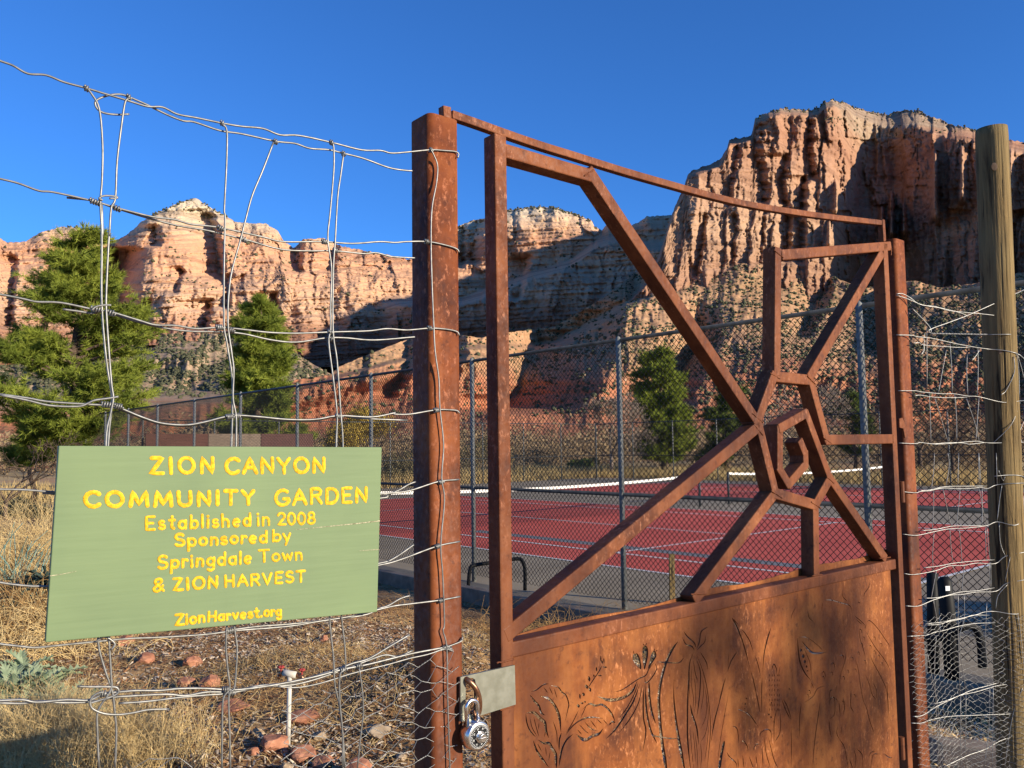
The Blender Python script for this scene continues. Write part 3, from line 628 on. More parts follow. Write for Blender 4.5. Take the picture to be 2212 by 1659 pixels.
for q in [[(1718, 700), (1715, 860), (1735, 1000), (1730, 1120)], [(1735, 790), (1755, 900), (1755, 1050), (1742, 1150)], [(1820, 800), (1830, 950), (1800, 1150)], [(1835, 870), (1860, 1020), (1850, 1180), (1800, 1300)], [(1850, 960), (1875, 1150), (1850, 1330), (1805, 1410)], [(1705, 1300), (1720, 1500), (1740, 1680)], [(1750, 1330), (1770, 1500), (1775, 1680)], [(1800, 1420), (1812, 1550), (1800, 1680)], [(1880, 1250), (1865, 1420), (1840, 1600)], [(1700, 760), (1697, 900), (1705, 1020)], [(1730, 1300), (1748, 1480), (1755, 1600)]]: S(a, q, .0012)
# tall grass blades
S(a, [(2035, 815), (1990, 1000), (1930, 1220), (1900, 1420)], .0018); S(a, [(2140, 570), (2085, 660), (2055, 750)], .0014); S(a, [(2025, 1410), (2000, 1520), (1975, 1680)], .006, .008, .1); S(a, [(2070, 930), (2020, 1200), (1985, 1420), (1955, 1650)], .0013)
b = zB
S(b, [(400, 810), (440, 880), (490, 1000), (530, 1130), (570, 1285)], .0042, .0022); S(b, [(575, 1300), (610, 1430), (645, 1600), (665, 1700)], .0024); S(b, [(490, 910), (560, 1010), (600, 1125)], .002); S(b, [(615, 1160), (645, 1250), (668, 1350)], .002)
S(b, [(765, 900), (730, 1010), (700, 1150), (688, 1320)], .0045, .002); S(b, [(682, 1370), (678, 1500), (680, 1700)], .0024); S(b, [(995, 710), (965, 770), (950, 820)], .0014); S(b, [(400, 805), (460, 870)], .0016)
S(b, [(1012, 995), (1020, 1100), (1035, 1210), (1075, 1310), (1140, 1395)], .0045, .003); S(b, [(1060, 1030), (1110, 1095), (1160, 1135), (1220, 1138), (1290, 1125)], .0055, .0025); S(b, [(1075, 1090), (1130, 1230), (1145, 1380)], .0018); S(b, [(1015, 992), (1100, 990), (1200, 1060), (1255, 1118)], .0012)
for x, y, rr in [(1046, 1110, 12), (1067, 1165, 15), (1081, 1216, 13), (1097, 1262, 9), (1109, 1303, 6)]:
    PO(b, [(x-rr*.9, y), (x, y-rr*1.35), (x+rr*.9, y), (x, y+rr*1.35)])
for q in [[(1255, 640), (1330, 640), (1420, 665), (1500, 690), (1525, 740)], [(1435, 545), (1440, 610), (1480, 650)], [(1690, 465), (1680, 520), (1640, 580), (1635, 640)], [(1550, 790), (1600, 830), (1650, 880)], [(1650, 930), (1740, 1080), (1830, 1200), (1880, 1290)], [(1660, 850), (1690, 832), (1760, 900), (1830, 1000), (1870, 1060), (1868, 1085)], [(1655, 860), (1650, 910)], [(1560, 820), (1620, 870)], [(1590, 900), (1600, 1000), (1630, 1100), (1650, 1180)], [(1110, 740), (1120, 800), (1160, 840)], [(1250, 660), (1240, 740)], [(1580, 655), (1600, 670)],
          [(1550, 1180), (1580, 1280), (1600, 1420), (1625, 1560), (1660, 1660)], [(1470, 1110), (1460, 1200), (1415, 1350), (1410, 1480)], [(1690, 1140), (1720, 1220), (1800, 1370), (1850, 1500), (1860, 1680)], [(1650, 1340), (1690, 1440), (1710, 1520), (1750, 1575)], [(1720, 1410), (1750, 1480), (1752, 1560)],
          [(1275, 1440), (1200, 1470), (1160, 1540), (1080, 1600)], [(1140, 1410), (1165, 1460)], [(1310, 1620), (1315, 1500), (1340, 1480)], [(1380, 1440), (1370, 1500)], [(1510, 1490), (1515, 1620)], [(1400, 1160), (1440, 1160), (1450, 1200)], [(1310, 1250), (1350, 1230), (1365, 1290)], [(1230, 1340), (1260, 1310), (1280, 1370)]]: S(b, q, .0017)
for x, y in [(1600, 930), (1630, 1000), (1610, 1060), (1690, 1080), (1730, 1130), (1770, 1170), (1800, 1240), (1730, 1000), (1790, 1060), (1580, 1140), (1640, 1220), (1520, 1190), (1480, 1310), (1440, 1370), (1550, 1300), (1330, 1330), (1250, 1370), (1120, 1500), (1105, 1540), (1370, 1580), (1430, 1600), (1540, 1540)]:
    S(b, [(x-14, y-10), (x+8, y-14), (x+14, y+8), (x+6, y+20)], .0014)
for x in (755, 775, 800, 825, 840):
    for y in range(1330, 1660, 46): S(b, [(x+random.uniform(-4, 4), y), (x+random.uniform(-5, 5), y+30)], .0017)
S(b, [(770, 1300), (790, 1240), (815, 1280), (820, 1330)], .0022); S(b, [(850, 1260), (835, 1350)], .0016); S(b, [(370, 1130), (360, 1300)], .001); S(b, [(450, 1120), (390, 1220), (360, 1310)], .0012); S(b, [(340, 1360), (300, 1500), (270, 1650)], .0014); S(b, [(930, 1465), (950, 1480)], .0016)
c = zC
S(c, [(340, 450), (280, 680), (230, 900), (200, 1050)], .0014); S(c, [(1225, 680), (1200, 850), (1170, 1080), (1155, 1290)], .0032, .002); S(c, [(1050, 690), (1035, 800), (1030, 1000)], .0022); S(c, [(330, 1035), (310, 1120), (280, 1290)], .0052, .008, .1)
for q in [[(405, 895), (450, 930), (465, 1060)], [(490, 1050), (510, 1040), (545, 1090), (550, 1150)], [(660, 1010), (670, 960), (720, 930), (760, 945), (775, 1030)], [(350, 1140), (380, 1190), (435, 1240), (440, 1290)], [(600, 1130), (620, 1075), (660, 1065)], [(620, 1150), (640, 1290)], [(455, 1200), (460, 1290)], [(500, 1170), (510, 1290)], [(560, 1180), (600, 1290)], [(700, 990), (720, 1150), (760, 1290)], [(680, 1050), (690, 1290)], [(740, 1000), (790, 1200), (830, 1290)], [(855, 780), (850, 950), (800, 1050)], [(820, 740), (795, 860), (795, 1050)],
          [(865, 640), (900, 740), (950, 840)], [(880, 645), (920, 720), (960, 850)], [(450, 735), (560, 790), (650, 910)], [(1400, 1010), (1450, 1090), (1470, 1180), (1490, 1290)], [(1540, 1110), (1560, 1200), (1550, 1290)], [(1570, 1110), (1620, 1170), (1625, 1290)], [(1780, 1160), (1720, 1170), (1700, 1290)], [(1680, 1190), (1700, 1145), (1740, 1135)], [(1820, 1155), (1870, 1190), (1900, 1195)], [(1500, 1210), (1530, 1290)], [(1310, 840), (1315, 930), (1330, 1000)], [(1390, 900), (1380, 960), (1400, 1015)], [(1425, 900), (1420, 980)], [(1650, 690), (1690, 850), (1730, 960)], [(960, 900), (955, 1290)], [(1310, 700), (1325, 640), (1360, 640), (1360, 780), (1320, 830)], [(1400, 660), (1415, 800)], [(1440, 640), (1455, 700), (1440, 810)], [(1520, 560), (1510, 700), (1540, 770)], [(1850, 480), (1860, 640), (1868, 800)]]: S(c, q, .002)
for x, y, w_, h in [(745, 790, 9, 10), (765, 815, 7, 12), (795, 860, 6, 22), (523, 690, 7, 12), (520, 735, 5, 5), (535, 640, 8, 8), (770, 680, 6, 10)]:
    PO(c, [(x-w_, y), (x, y-h), (x+w_, y), (x, y+h)])
top_l, top_r = g2(1097, 1412), g2(1936, 1222); z_l = g2(1097, 1412)
x0_, x1_ = g2(1100, 1500)[0], g2(1931, 1400)[0]; zb = .55-0
outer = [(x0_, zb), (x1_, zb), (x1_, top_r[1]), (x0_, top_l[1])]
def hole_sheet(name, outer, holes, to3, thick, mtl, parent):
    def ccw(P):
        a_ = sum(P[i-1][0]*P[i][1]-P[i][0]*P[i-1][1] for i in range(len(P)))
        return list(P) if a_ > 0 else list(P)[::-1]
    outer = ccw(outer); holes = [ccw(h) for h in holes]
    V = [Vector(p) for p in outer]; faces = [list(range(len(outer)))]
    for h in holes:
        b_ = len(V); V += [Vector(p) for p in h]; faces.append(list(range(b_, len(V))))
    vo, eo, fo, ov, oe, of = delaunay_2d_cdt(V, [], faces, 0, 1e-6, True)
    keep = [f for f, o_ in zip(fo, of) if 0 in o_ and all(i == 0 for i in o_)]
    P = [to3(p[0], p[1]) for p in vo]
    me = bpy.data.meshes.new(name); me.from_pydata([tuple(p) for p in P], [], keep); me.update()
    import bmesh
    bm = bmesh.new(); bm.from_mesh(me); loose = [v_ for v_ in bm.verts if not v_.link_faces]; bmesh.ops.delete(bm, geom=loose, context='VERTS'); bm.to_mesh(me); bm.free()
    o = link_mesh(name, me, mtl, parent); md = o.modifiers.new('thickness', 'SOLIDIFY'); md.thickness = thick; md.offset = 0
    return o
hole_sheet('cutout_panel', outer, holes, lambda a_, z_: G0+GN*(POFF-.002)+GD*a_+Z3*z_, .004, M['rust_panel'], gate)

# lock plate on the gate
def lp2(x, y): p = gp(935.9+x*.14357, 1403.9+y*.14357, .005)-G0; return (float(np.dot(p, GD)), float(p[2]))
po = [lp2(395, 1075), lp2(1225, 815), lp2(1210, 225), lp2(395, 405)]
slot = [lp2(*q) for q in [(470, 500), (480, 450), (520, 418), (575, 416), (612, 440), (622, 490), (620, 900), (600, 950), (540, 975), (490, 950), (472, 900)]]
hole_sheet('lock_plate', po, [slot], lambda a_, z_: G0+GN*.0055+GD*a_+Z3*z_, .005, M['steel_plate'], gate)

# posts
def sq_post(corner, s_, ztop, zbot, mtl, name, label, rr=.012, off=0.):
    """rounded square tube, front left corner given, front face along the gate"""
    base = np.array([corner[0], corner[1], zbot]); e = empty(name, base, label, 'post')
    ring = []
    for cx_, cy_, a0 in [(rr, rr, 180), (s_-rr, rr, 270), (s_-rr, s_-rr, 0), (rr, s_-rr, 90)]:
        for k in range(7):
            a_ = R(a0+15*k); ring.append(base+GD*(cx_+rr*math.cos(a_))-GN*(cy_+rr*math.sin(a_)))
    m_ = MB(); n = len(ring)
    m_.add(ring+[p+Z3*(ztop-zbot) for p in ring], [(i, (i+1) % n, (i+1) % n+n, i+n) for i in range(n)]+[tuple(range(n, 2*n))])
    o = m_.build('tube', mtl, e, smooth=False)
    o.data.polygons.foreach_set('use_smooth', [len(p.vertices) == 4 for p in o.data.polygons])
    md = o.modifiers.new('rim', 'BEVEL'); md.width = .0012; md.segments = 1; md.limit_method = 'ANGLE'; md.angle_limit = R(60)
    return e
LC = gp(930, 700); LCt = gp(925, 240)
sq_post(LC, .064, LCt[2], .38, M['rust_post'], 'gate_post', 'thick rusty square steel post wrapped by fence wires, left of the gate')
RC = gp(1958, 1001); RCt = gp(1948, 518)
sq_post(RC, .064, RCt[2], .38, M['rust_post'], 'gate_post', 'rusty square steel post carrying the gate hinges, right of the gate')
# thin bar arching over the gate
hb = empty('overhead_bar', gp(981, 300, -.03), 'thin rusty square bar running from post to post above the gate', 'bar')
mb = MB(); pts_ = [gp(*p, -.030) for p in spline([(978, 246), (1030, 264), (1091, 286), (1170, 313), (1251, 338), (1350, 369), (1451, 398), (1545, 424), (1635, 444), (1770, 465), (1909, 481)], 3)]
w_ = .0155; V = []
for i, p in enumerate(pts_):
    t_ = pts_[min(i+1, len(pts_)-1)]-pts_[max(i-1, 0)]; t_ /= np.linalg.norm(t_); s_ = np.cross(GN, t_); s_ /= np.linalg.norm(s_)
    V += [p-s_*w_/2, p+s_*w_/2, p+s_*w_/2-GN*w_, p-s_*w_/2-GN*w_]
n = len(pts_); mb.add(V, [(i*4+j, i*4+(j+1) % 4, i*4+4+(j+1) % 4, i*4+4+j) for i in range(n-1) for j in range(4)]+[(0, 1, 2, 3), (n*4-4, n*4-1, n*4-2, n*4-3)])
mb.build('bar', M['rust_bar'], hb, bevel=.0015)
mb = MB(); bar(mb, (966, 229), (968, 262), .017, .016, -.029); mb.build('end_stub', M['rust_bar'], hb, bevel=.001); mb = MB(); bar(mb, (1909, 474), (1912, 522), .0155, .0155, -.0295); mb.build('end_stub', M['rust_bar'], hb, bevel=.001)

# padlock hanging from a bronze shackle
lk = gp(1035, 1590.6, .030); lock = empty('padlock', lk, 'chrome combination padlock with black numbered dial hanging from the gate', 'padlock')
def disc(mb, c, r1, r2, d0, d1, n=48, cap=True):
    """frustum along GN from offset d0 to d1"""
    A = [c+GN*d0+(GD*math.cos(2*math.pi*i/n)+Z3*math.sin(2*math.pi*i/n))*r1 for i in range(n)]
    B = [c+GN*d1+(GD*math.cos(2*math.pi*i/n)+Z3*math.sin(2*math.pi*i/n))*r2 for i in range(n)]
    mb.add(A+B, [(i, (i+1) % n, (i+1) % n+n, i+n) for i in range(n)]+[tuple(range(n))[::-1], tuple(range(n, 2*n))])
mb = MB(); disc(mb, lk, .0240, .0240, -.022, -.003); disc(mb, lk, .0240, .0222, -.0032, .0005); o = mb.build('body', M['chrome'], lock, bevel=.0012, smooth=True)
mb = MB(); disc(mb, lk, .0185, .0185, .0004, .0016); mb.build('dial', M['dial'], lock)
mk = MB()
for i in range(40):
    a_ = 2*math.pi*i/40; dr = GD*math.cos(a_)+Z3*math.sin(a_); sd_ = -GD*math.sin(a_)+Z3*math.cos(a_); l_ = .0022 if i % 5 else .0034
    p = lk+GN*.0018+dr*(.0180-l_); mk.box(p-sd_*.00028, dr*l_, sd_*.00056, GN*.0003)
disc(mk, lk, .0192, .0190, .0003, .0010); mk.build('graduations', M['dial_mark'], lock)
for i in range(8):
    a_ = 2*math.pi*i/8+.3; tx = bpy.data.curves.new('numeral', 'FONT'); tx.body = str((40-i*5) % 40); tx.size = .0036; tx.align_x = 'CENTER'; tx.align_y = 'CENTER'; tx.extrude = .0001
    ob = bpy.data.objects.new('numeral', tx); C.objects.link(ob); p = lk+GN*.0020+(GD*math.cos(a_)+Z3*math.sin(a_))*.0128; rot = a_-math.pi/2
    xa = GD*math.cos(rot)+Z3*math.sin(rot); ya = -GD*math.sin(rot)+Z3*math.cos(rot)
    ob.matrix_world = Matrix(((xa[0], ya[0], GN[0], p[0]), (xa[1], ya[1], GN[1], p[1]), (xa[2], ya[2], GN[2], p[2]), (0, 0, 0, 1)))
    bpy.context.view_layer.update()
    me_ = bpy.data.meshes.new_from_object(ob.evaluated_get(bpy.context.evaluated_depsgraph_get())); mw = ob.matrix_world.copy(); bpy.data.objects.remove(ob)
    me_.transform(mw); link_mesh('numeral', me_, M['dial_mark'], lock)
mb = MB(); disc(mb, lk, .0098, .0092, .0016, .0050); disc(mb, lk, .0070, .0064, .0050, .0125); mb.box(lk+GN*.0125-GD*.0055-Z3*.0011, GD*.011, Z3*.0022, GN*.0006); mb.build('dial_knob', M['chrome'], lock, bevel=.0005)
c0 = lk-GN*.011
def U(mb, cx_, wd, z0, z1, r_, dn=0., lean=0.):
    P = [c0+GD*(cx_-wd)+Z3*z0, c0+GD*(cx_-wd)+Z3*z1]
    for k in range(1, 12):
        a_ = math.pi*k/12; P.append(c0+GD*(cx_-wd*math.cos(a_))+Z3*(z1+wd*math.sin(a_))+GN*(dn*math.sin(a_)))
    P += [c0+GD*(cx_+wd)+Z3*z1, c0+GD*(cx_+wd)+Z3*z0]
    P = [p+GD*lean*max(0, (p[2]-lk[2])) for p in P]; mb.tube(P, r_, 12)
mb = MB(); U(mb, -.003, .0115, .016, .045, .0037, lean=-.06); mb.build('shackle', M['chrome'], lock, smooth=True)
br = empty('bronze_shackle', gp(1018, 1480, .0), 'worn bronze shackle looped through the slot of the lock plate', 'shackle')
mb = MB(); q = [gp(1002, 1478, -.016), gp(1003, 1466, -.004), gp(1010, 1469, .012), gp(1024, 1482, .019), gp(1033, 1500, .020), gp(1036, 1520, .016), gp(1034, 1538, .008), gp(1026, 1545, .006), gp(1020, 1535, .004)]
mb.tube(spline(q, 6), .0047, 12); mb.build('bow', M['bronze'], br, smooth=True)
#@@PART3

# ------------------------------------------------------------------ left wire fence (its plane meets the post)
FD = np.array([math.cos(R(33.6)), math.sin(R(33.6)), 0]); FN = np.array([FD[1], -FD[0], 0]); F0 = gp(928, 700)+GN*.003; F0[2] = 0
def fp(x, y, off=0.): return on_plane(x, y, F0+FN*off, FN)
def fpx(x, y, off=0.):
    """left of the post: fence plane; across the post face: gate plane just in front of it"""
    a_ = fp(x, y, off)
    if x <= 930: return a_
    return gp(x, y, .0035+off)
rv = lambda a_, x, y: (a_[0]+x*a_[2], a_[1]+y*a_[2])
def Z1(P): return [(x*.4615, 127.6+y*.4615) for x, y in P]
def Z2(P): return [(x*.4, 340+y*.4) for x, y in P]
def Z4(P): return [(x*.4, 918.9+y*.4) for x, y in P]
def Z5(P): return [(765.7+x*.4, 680.6+y*.4) for x, y in P]
def Z7(P): return [(850.8+x*.4, 995.5+y*.4) for x, y in P]
wf = empty('wire_fence', (fp(0, 700)[0], fp(0, 700)[1], .4), 'bent woven wire fence of grey horizontal and upright wires left of the gate', 'fence')
rg = random.Random(11)
def wire(name, P, r_=.0015, off=0., parent=None, n=5, k=7, mtl=None, jit=.0):
    q = [fpx(x, y, off+rg.uniform(-jit, jit)) for x, y in P]
    m_ = MB(); m_.tube(spline(q, n), r_, k); return m_.build(name, mtl or M['wire'], parent or wf, smooth=True)
back = lambda P: [P[-1]]
H = 'horizontal_wire'
wire(H, [(-60, 108)]+Z1([(0, 8), (60, 30), (130, 68), (215, 75), (300, 108), (400, 135), (500, 165), (600, 195), (690, 222), (760, 225), (830, 258), (920, 275), (1040, 300), (1130, 315), (1230, 325), (1310, 355), (1400, 358), (1550, 390), (1690, 425), (1780, 428), (1830, 440), (1900, 436), (2015, 425), (2075, 428), (2130, 433), (2146, 445), (2142, 462)]))
wire(H, Z1([(605, 258), (540, 260), (480, 250), (450, 225), (450, 195), (500, 172), (560, 165), (605, 178), (690, 215), (740, 240), (800, 268), (860, 290), (910, 295), (1030, 335), (1130, 350), (1290, 385), (1380, 395), (1450, 418), (1540, 425), (1610, 442), (1700, 465), (1800, 502), (1850, 515), (1905, 522), (1930, 523)]), off=-.006)
wire(H, [(-60, 372)]+Z2([(0, 115), (100, 140), (210, 180), (290, 188), (500, 235), (640, 275), (820, 320), (940, 335), (1030, 360), (1190, 380), (1420, 430), (1530, 455), (1740, 455), (1900, 465), (2050, 455), (2130, 460)])+[(879, 522), (923, 522), (960, 529), (985, 537), (992, 545)])
wire(H, Z2([(360, 217), (500, 233), (600, 266), (700, 297), (820, 333), (960, 368), (1120, 395), (1310, 440), (1510, 495), (1660, 505), (1810, 505), (1960, 520), (2030, 515), (2110, 535), (2210, 542), (2240, 543)]), off=-.006)
wire(H, Z2([(555, 232), (535, 222), (560, 208), (600, 208), (632, 214), (628, 221), (590, 222)]), r_=.0014, off=.004)
wire(H, [(-60, 628)]+Z2([(0, 740), (130, 765), (200, 780), (330, 785), (500, 820), (600, 835), (750, 880), (840, 905), (950, 908), (1060, 925), (1190, 918), (1320, 930), (1450, 945), (1600, 950), (1790, 943), (1990, 937), (2090, 925)])+[(879, 713), (928, 709), (962, 711), (986, 716), (992, 724)])
wire(H, Z2([(340, 820), (430, 832), (500, 842), (560, 828), (610, 845), (700, 875), (830, 910), (1000, 937), (1180, 942), (1310, 952), (1460, 985), (1600, 998), (1760, 975), (1870, 975), (1970, 985), (2060, 985), (2210, 972), (2240, 970)]), off=-.006)
wire(H, Z2([(495, 825), (520, 806), (560, 798), (600, 798)]), r_=.0014, off=.004)
wire(H, [(-60, 846)]+Z2([(0, 1280), (150, 1300), (270, 1320), (500, 1335), (620, 1345), (760, 1400), (870, 1435), (1000, 1445), (1100, 1430), (1250, 1395), (1390, 1400), (1550, 1415), (1700, 1415), (1830, 1395), (2010, 1402), (2130, 1380)])+Z5([(215, 535), (300, 535), (440, 512), (520, 512), (555, 517), (566, 530)]))
wire(H, Z2([(0, 1283), (140, 1310), (270, 1340), (420, 1345), (470, 1330), (510, 1312), (580, 1302), (640, 1292)]), off=.004)
wire(H, Z2([(620, 1350), (760, 1405), (870, 1440), (1000, 1450), (1100, 1434), (1250, 1399), (1390, 1406), (1550, 1422), (1700, 1420), (1830, 1398), (1960, 1410), (2200, 1420)]), off=-.006)
wire(H, [(-60, 1052)]+Z4([(0, 345), (130, 348), (290, 360), (600, 380)])+[(500, 1085), (760, 1075)]+Z5([(150, 965), (290, 950), (450, 900), (565, 888)]))
wire(H, Z4([(230, 365), (600, 390)])+[(600, 1090)]+Z5([(130, 990), (180, 970), (240, 945), (292, 915), (330, 900)]), off=-.005)
wire(H, [(-60, 1245)]+Z4([(0, 848), (80, 860), (170, 868), (250, 870), (600, 890)])+[(500, 1265), (700, 1240)]+Z5([(135, 1350), (250, 1320), (440, 1250), (570, 1222)]))
wire(H, [(600, 1262)]+Z5([(135, 1340), (180, 1330), (235, 1300), (295, 1258), (320, 1240)]), off=-.005)
wire(H, [(-60, 1380)]+Z4([(0, 1180), (100, 1192), (190, 1200), (300, 1190), (450, 1175), (600, 1160), (720, 1150), (860, 1145), (1100, 1130), (1240, 1112), (1350, 1102), (1450, 1095), (1600, 1080), (1700, 1062), (1900, 1030)])+Z5([(130, 1590), (220, 1570), (300, 1560), (460, 1540), (570, 1520)]), off=.001)
wire(H, Z4([(1240, 1106), (1400, 1085), (1600, 1070)])+[(780, 1330)]+Z5([(130, 1585), (180, 1570), (250, 1530), (300, 1515)]), off=-.005)
# bottom bundle
wire(H, [(-60, 1514)]+Z4([(0, 1486), (120, 1482), (200, 1495), (360, 1482), (480, 1484), (560, 1450), (640, 1440), (740, 1432), (860, 1432), (960, 1422), (1090, 1420), (1240, 1428), (1320, 1424), (1480, 1402), (1680, 1362), (1850, 1318), (1990, 1290), (2212, 1235)])+[(930, 1404), (960, 1398), (990, 1388), (1000, 1376)], r_=.0017)
wire(H, [(-60, 1520)]+Z4([(0, 1499), (120, 1502), (220, 1490), (340, 1498), (500, 1492), (620, 1468), (700, 1462), (900, 1452), (1000, 1460), (1120, 1440), (1260, 1438), (1400, 1406), (1560, 1392), (1720, 1348), (1850, 1306), (1900, 1286), (1990, 1260), (2100, 1196), (2212, 1130)]), r_=.0017, off=-.004)
wire(H, Z4([(640, 1502), (800, 1490), (980, 1468), (1120, 1456), (1240, 1446), (1420, 1412), (1600, 1398), (1800, 1340), (2000, 1265), (2080, 1240), (2150, 1248), (2230, 1215)]), off=-.003)
wire(H, Z4([(912, 1532), (800, 1536), (720, 1552), (640, 1562), (560, 1556), (500, 1530), (486, 1495), (500, 1465), (530, 1446), (560, 1440)]), off=.004)
wire(H, Z4([(418, 1410), (500, 1412), (590, 1412), (630, 1416), (640, 1440), (610, 1462), (560, 1478), (480, 1502)]), off=.003)
wire(H, Z4([(1500, 1410), (1600, 1416), (1700, 1400), (1800, 1372), (1900, 1340), (2100, 1290)])+Z7([(80, 1068), (180, 1046), (255, 1020), (300, 1000), (362, 975), (368, 960)]), r_=.0012, off=.002)
UW = 'upright_wire'
wire(UW, Z1([(405, 135), (430, 165), (465, 235), (480, 400), (478, 560), (470, 680), (480, 830)])+Z2([(550, 250), (550, 500), (550, 800), (575, 1100), (605, 1290), (600, 1380), (585, 1540)])+[(225, 1150), (215, 1300)]+Z4([(530, 1170), (570, 1330), (605, 1430), (620, 1550), (628, 1660), (622, 1850)]), r_=.00145, off=.002)
wire(UW, Z1([(600, 185), (585, 205), (570, 300), (548, 480), (540, 650), (520, 700), (512, 830)])+Z2([(590, 400), (575, 700), (575, 850), (600, 1200), (612, 1300), (598, 1380), (572, 1540)])+[(232, 1150), (236, 1300)]+Z4([(590, 1170), (600, 1350), (598, 1430), (530, 1540), (526, 1660), (535, 1850)]), r_=.00145, off=.0035)
wire(UW, Z1([(1042, 305), (1062, 340), (1060, 500), (1050, 700)])+Z2([(1215, 330), (1210, 600), (1210, 900), (1225, 1000), (1255, 1200), (1255, 1380), (1250, 1560)])+[(495, 1150), (492, 1300)]+Z4([(1225, 1085), (1220, 1200), (1230, 1320), (1240, 1420), (1205, 1480), (1200, 1659), (1198, 1850)]), r_=.00145, off=.002)
wire(UW, Z1([(1280, 390), (1230, 520), (1180, 640), (1150, 750)])+Z2([(1300, 440), (1245, 650), (1230, 880), (1250, 1050), (1262, 1150), (1258, 1300), (1275, 1400), (1275, 1560)])+[(507, 1150), (508, 1300)]+Z4([(1265, 1080), (1280, 1200), (1275, 1320), (1265, 1420), (1236, 1460), (1240, 1659), (1244, 1850)]), r_=.00145, off=.0035)
wire(UW, Z1([(1557, 393), (1562, 420), (1562, 520), (1545, 720)])+Z2([(1770, 440), (1790, 600), (1785, 800), (1785, 930), (1775, 1000), (1800, 1200), (1820, 1390), (1815, 1560)])+[(722, 1150), (716, 1300)]+Z4([(1780, 1050), (1800, 1250), (1808, 1400), (1830, 1500), (1850, 1659), (1862, 1850)]), r_=.00145, off=.002)
wire(UW, Z1([(1608, 445), (1595, 540), (1580, 650)])+Z2([(1810, 450), (1800, 600), (1798, 930), (1820, 1100), (1840, 1380), (1852, 1560)])+[(742, 1150), (738, 1300)]+Z4([(1845, 1045), (1862, 1200), (1864, 1310), (1835, 1350), (1835, 1500), (1850, 1659), (1850, 1850)]), r_=.00145, off=.0035)
wire(UW, Z4([(1940, 1310), (1958, 1450), (1962, 1560), (1950, 1659), (1930, 1850)]), r_=.0012, off=.003)
wire(UW, [(930, 322), (937, 335), (945, 358), (943, 394), (933, 450), (931, 522), (933, 610), (937, 706), (940, 760), (948, 820), (950, 880), (958, 960), (954, 1032), (960, 1080), (952, 1176), (956, 1240), (960, 1344), (957, 1363), (965, 1400), (967, 1515), (971, 1635), (975, 1760)], r_=.0013, off=.004)
def knot(x, y, ang=8, n=3, len_=.011, r_=.0034, off=0.):
    c = fpx(x, y, off); D = GD if x > 930 else FD; N = GN if x > 930 else FN; ax = D*math.cos(R(ang))-Z3*math.sin(R(ang)); sd_ = np.cross(N, ax)
    P = [c+ax*(len_*(i/(n*10)-.5))+(N*math.cos(2*math.pi*i/10)+sd_*math.sin(2*math.pi*i/10))*r_ for i in range(n*10+1)]
    m_ = MB(); m_.tube(P, .00125, 6); m_.build('wire_knot', M['wire'], wf, smooth=True)
for x, y, a_, n, ln in [(187, 191, 16, 2, .006), (278, 210, 14, 2, .006), (480, 266, 12, 2, .006), (595, 306, 12, 2, .006), (716, 308, 10, 2, .006), (742, 332, 10, 2, .006), (931, 324, 0, 2, .005),
                    (205, 436, 12, 4, .013), (252, 450, 12, 3, .010), (476, 493, 8, 3, .009), (525, 517, 12, 3, .010), (700, 522, 0, 3, .008), (724, 541, 3, 3, .007), (922, 522, 0, 3, .008),
                    (208, 668, 5, 4, .013), (240, 676, 8, 3, .010), (474, 707, -3, 4, .010), (499, 713, 4, 3, .009), (714, 718, 0, 3, .008), (715, 732, 0, 2, .006), (928, 709, 0, 3, .008),
                    (231, 874, 4, 4, .013), (256, 878, 10, 4, .011), (496, 900, -8, 5, .010), (510, 898, 0, 4, .010), (732, 899, -4, 4, .010), (942, 886, -8, 4, .009),
                    (952, 1041, -12, 4, .009), (945, 1180, -14, 4, .009), (952, 1297, -8, 4, .010), (499, 1362, -6, 5, .014), (223, 1499, 0, 3, .009), (488, 1489, 0, 3, .009), (499, 1497, 0, 3, .009), (742, 1446, -10, 3, .009), (776, 1438, -14, 3, .008), (962, 1398, -10, 4, .010), (971, 1402, 10, 3, .009)]:
    knot(x, y, a_, n, ln)

# chicken wire, twisted hexagons following a gently buckled sheet
def hexnet(name, to3, x0, x1, z0, z1, s_, r_, mtl, clip, jit, label, base, seed):
    rg = random.Random(seed); e = empty(name, base, label, 'wire netting'); m_ = MB(); w_ = s_*1.0; hgt = s_*1.25
    # columns of vertices; twist along the horizontal edges
    nodes = {}
    def nd(i, j, k):
        q = (i, j, k)
        if q not in nodes:
            a_ = x0+i*w_*1.5+(w_*.5 if k else 0.)+rg.gauss(0, jit*s_); b_ = z0+j*hgt/2+rg.gauss(0, jit*s_); nodes[q] = (a_, b_)
        return nodes[q]
    ni = int((x1-x0)/(w_*1.5))+1; nj = int((z1-z0)/(hgt/2))+1
    segs = []
    for i in range(ni):
        for j in range(nj):
            if (i+j) % 2: continue
            segs.append((nd(i, j, 0), nd(i, j, 1), 1))
            segs.append((nd(i, j, 1), nd(i+1, j+1, 0), 0)); segs.append((nd(i, j, 1), nd(i+1, j-1, 0), 0))
    for a_, b_, tw in segs:
        if not (clip(*a_) and clip(*b_)): continue
        A, B = to3(*a_), to3(*b_)
        if tw:
            d_ = B-A; n_ = np.cross(d_, Z3); n_ /= np.linalg.norm(n_)
            for ph in (0, math.pi):
                m_.tube([A+d_*t_/8+(n_*math.cos(t_*1.7+ph)+Z3*math.sin(t_*1.7+ph))*r_*1.1 for t_ in range(9)], r_, 4, caps=False)
        else: m_.tube([A, (A+B)/2+np.array([0, 0, rg.gauss(0, s_*.03)]), B], r_, 4, caps=False)
    m_.build('mesh', mtl, e, smooth=True); return e
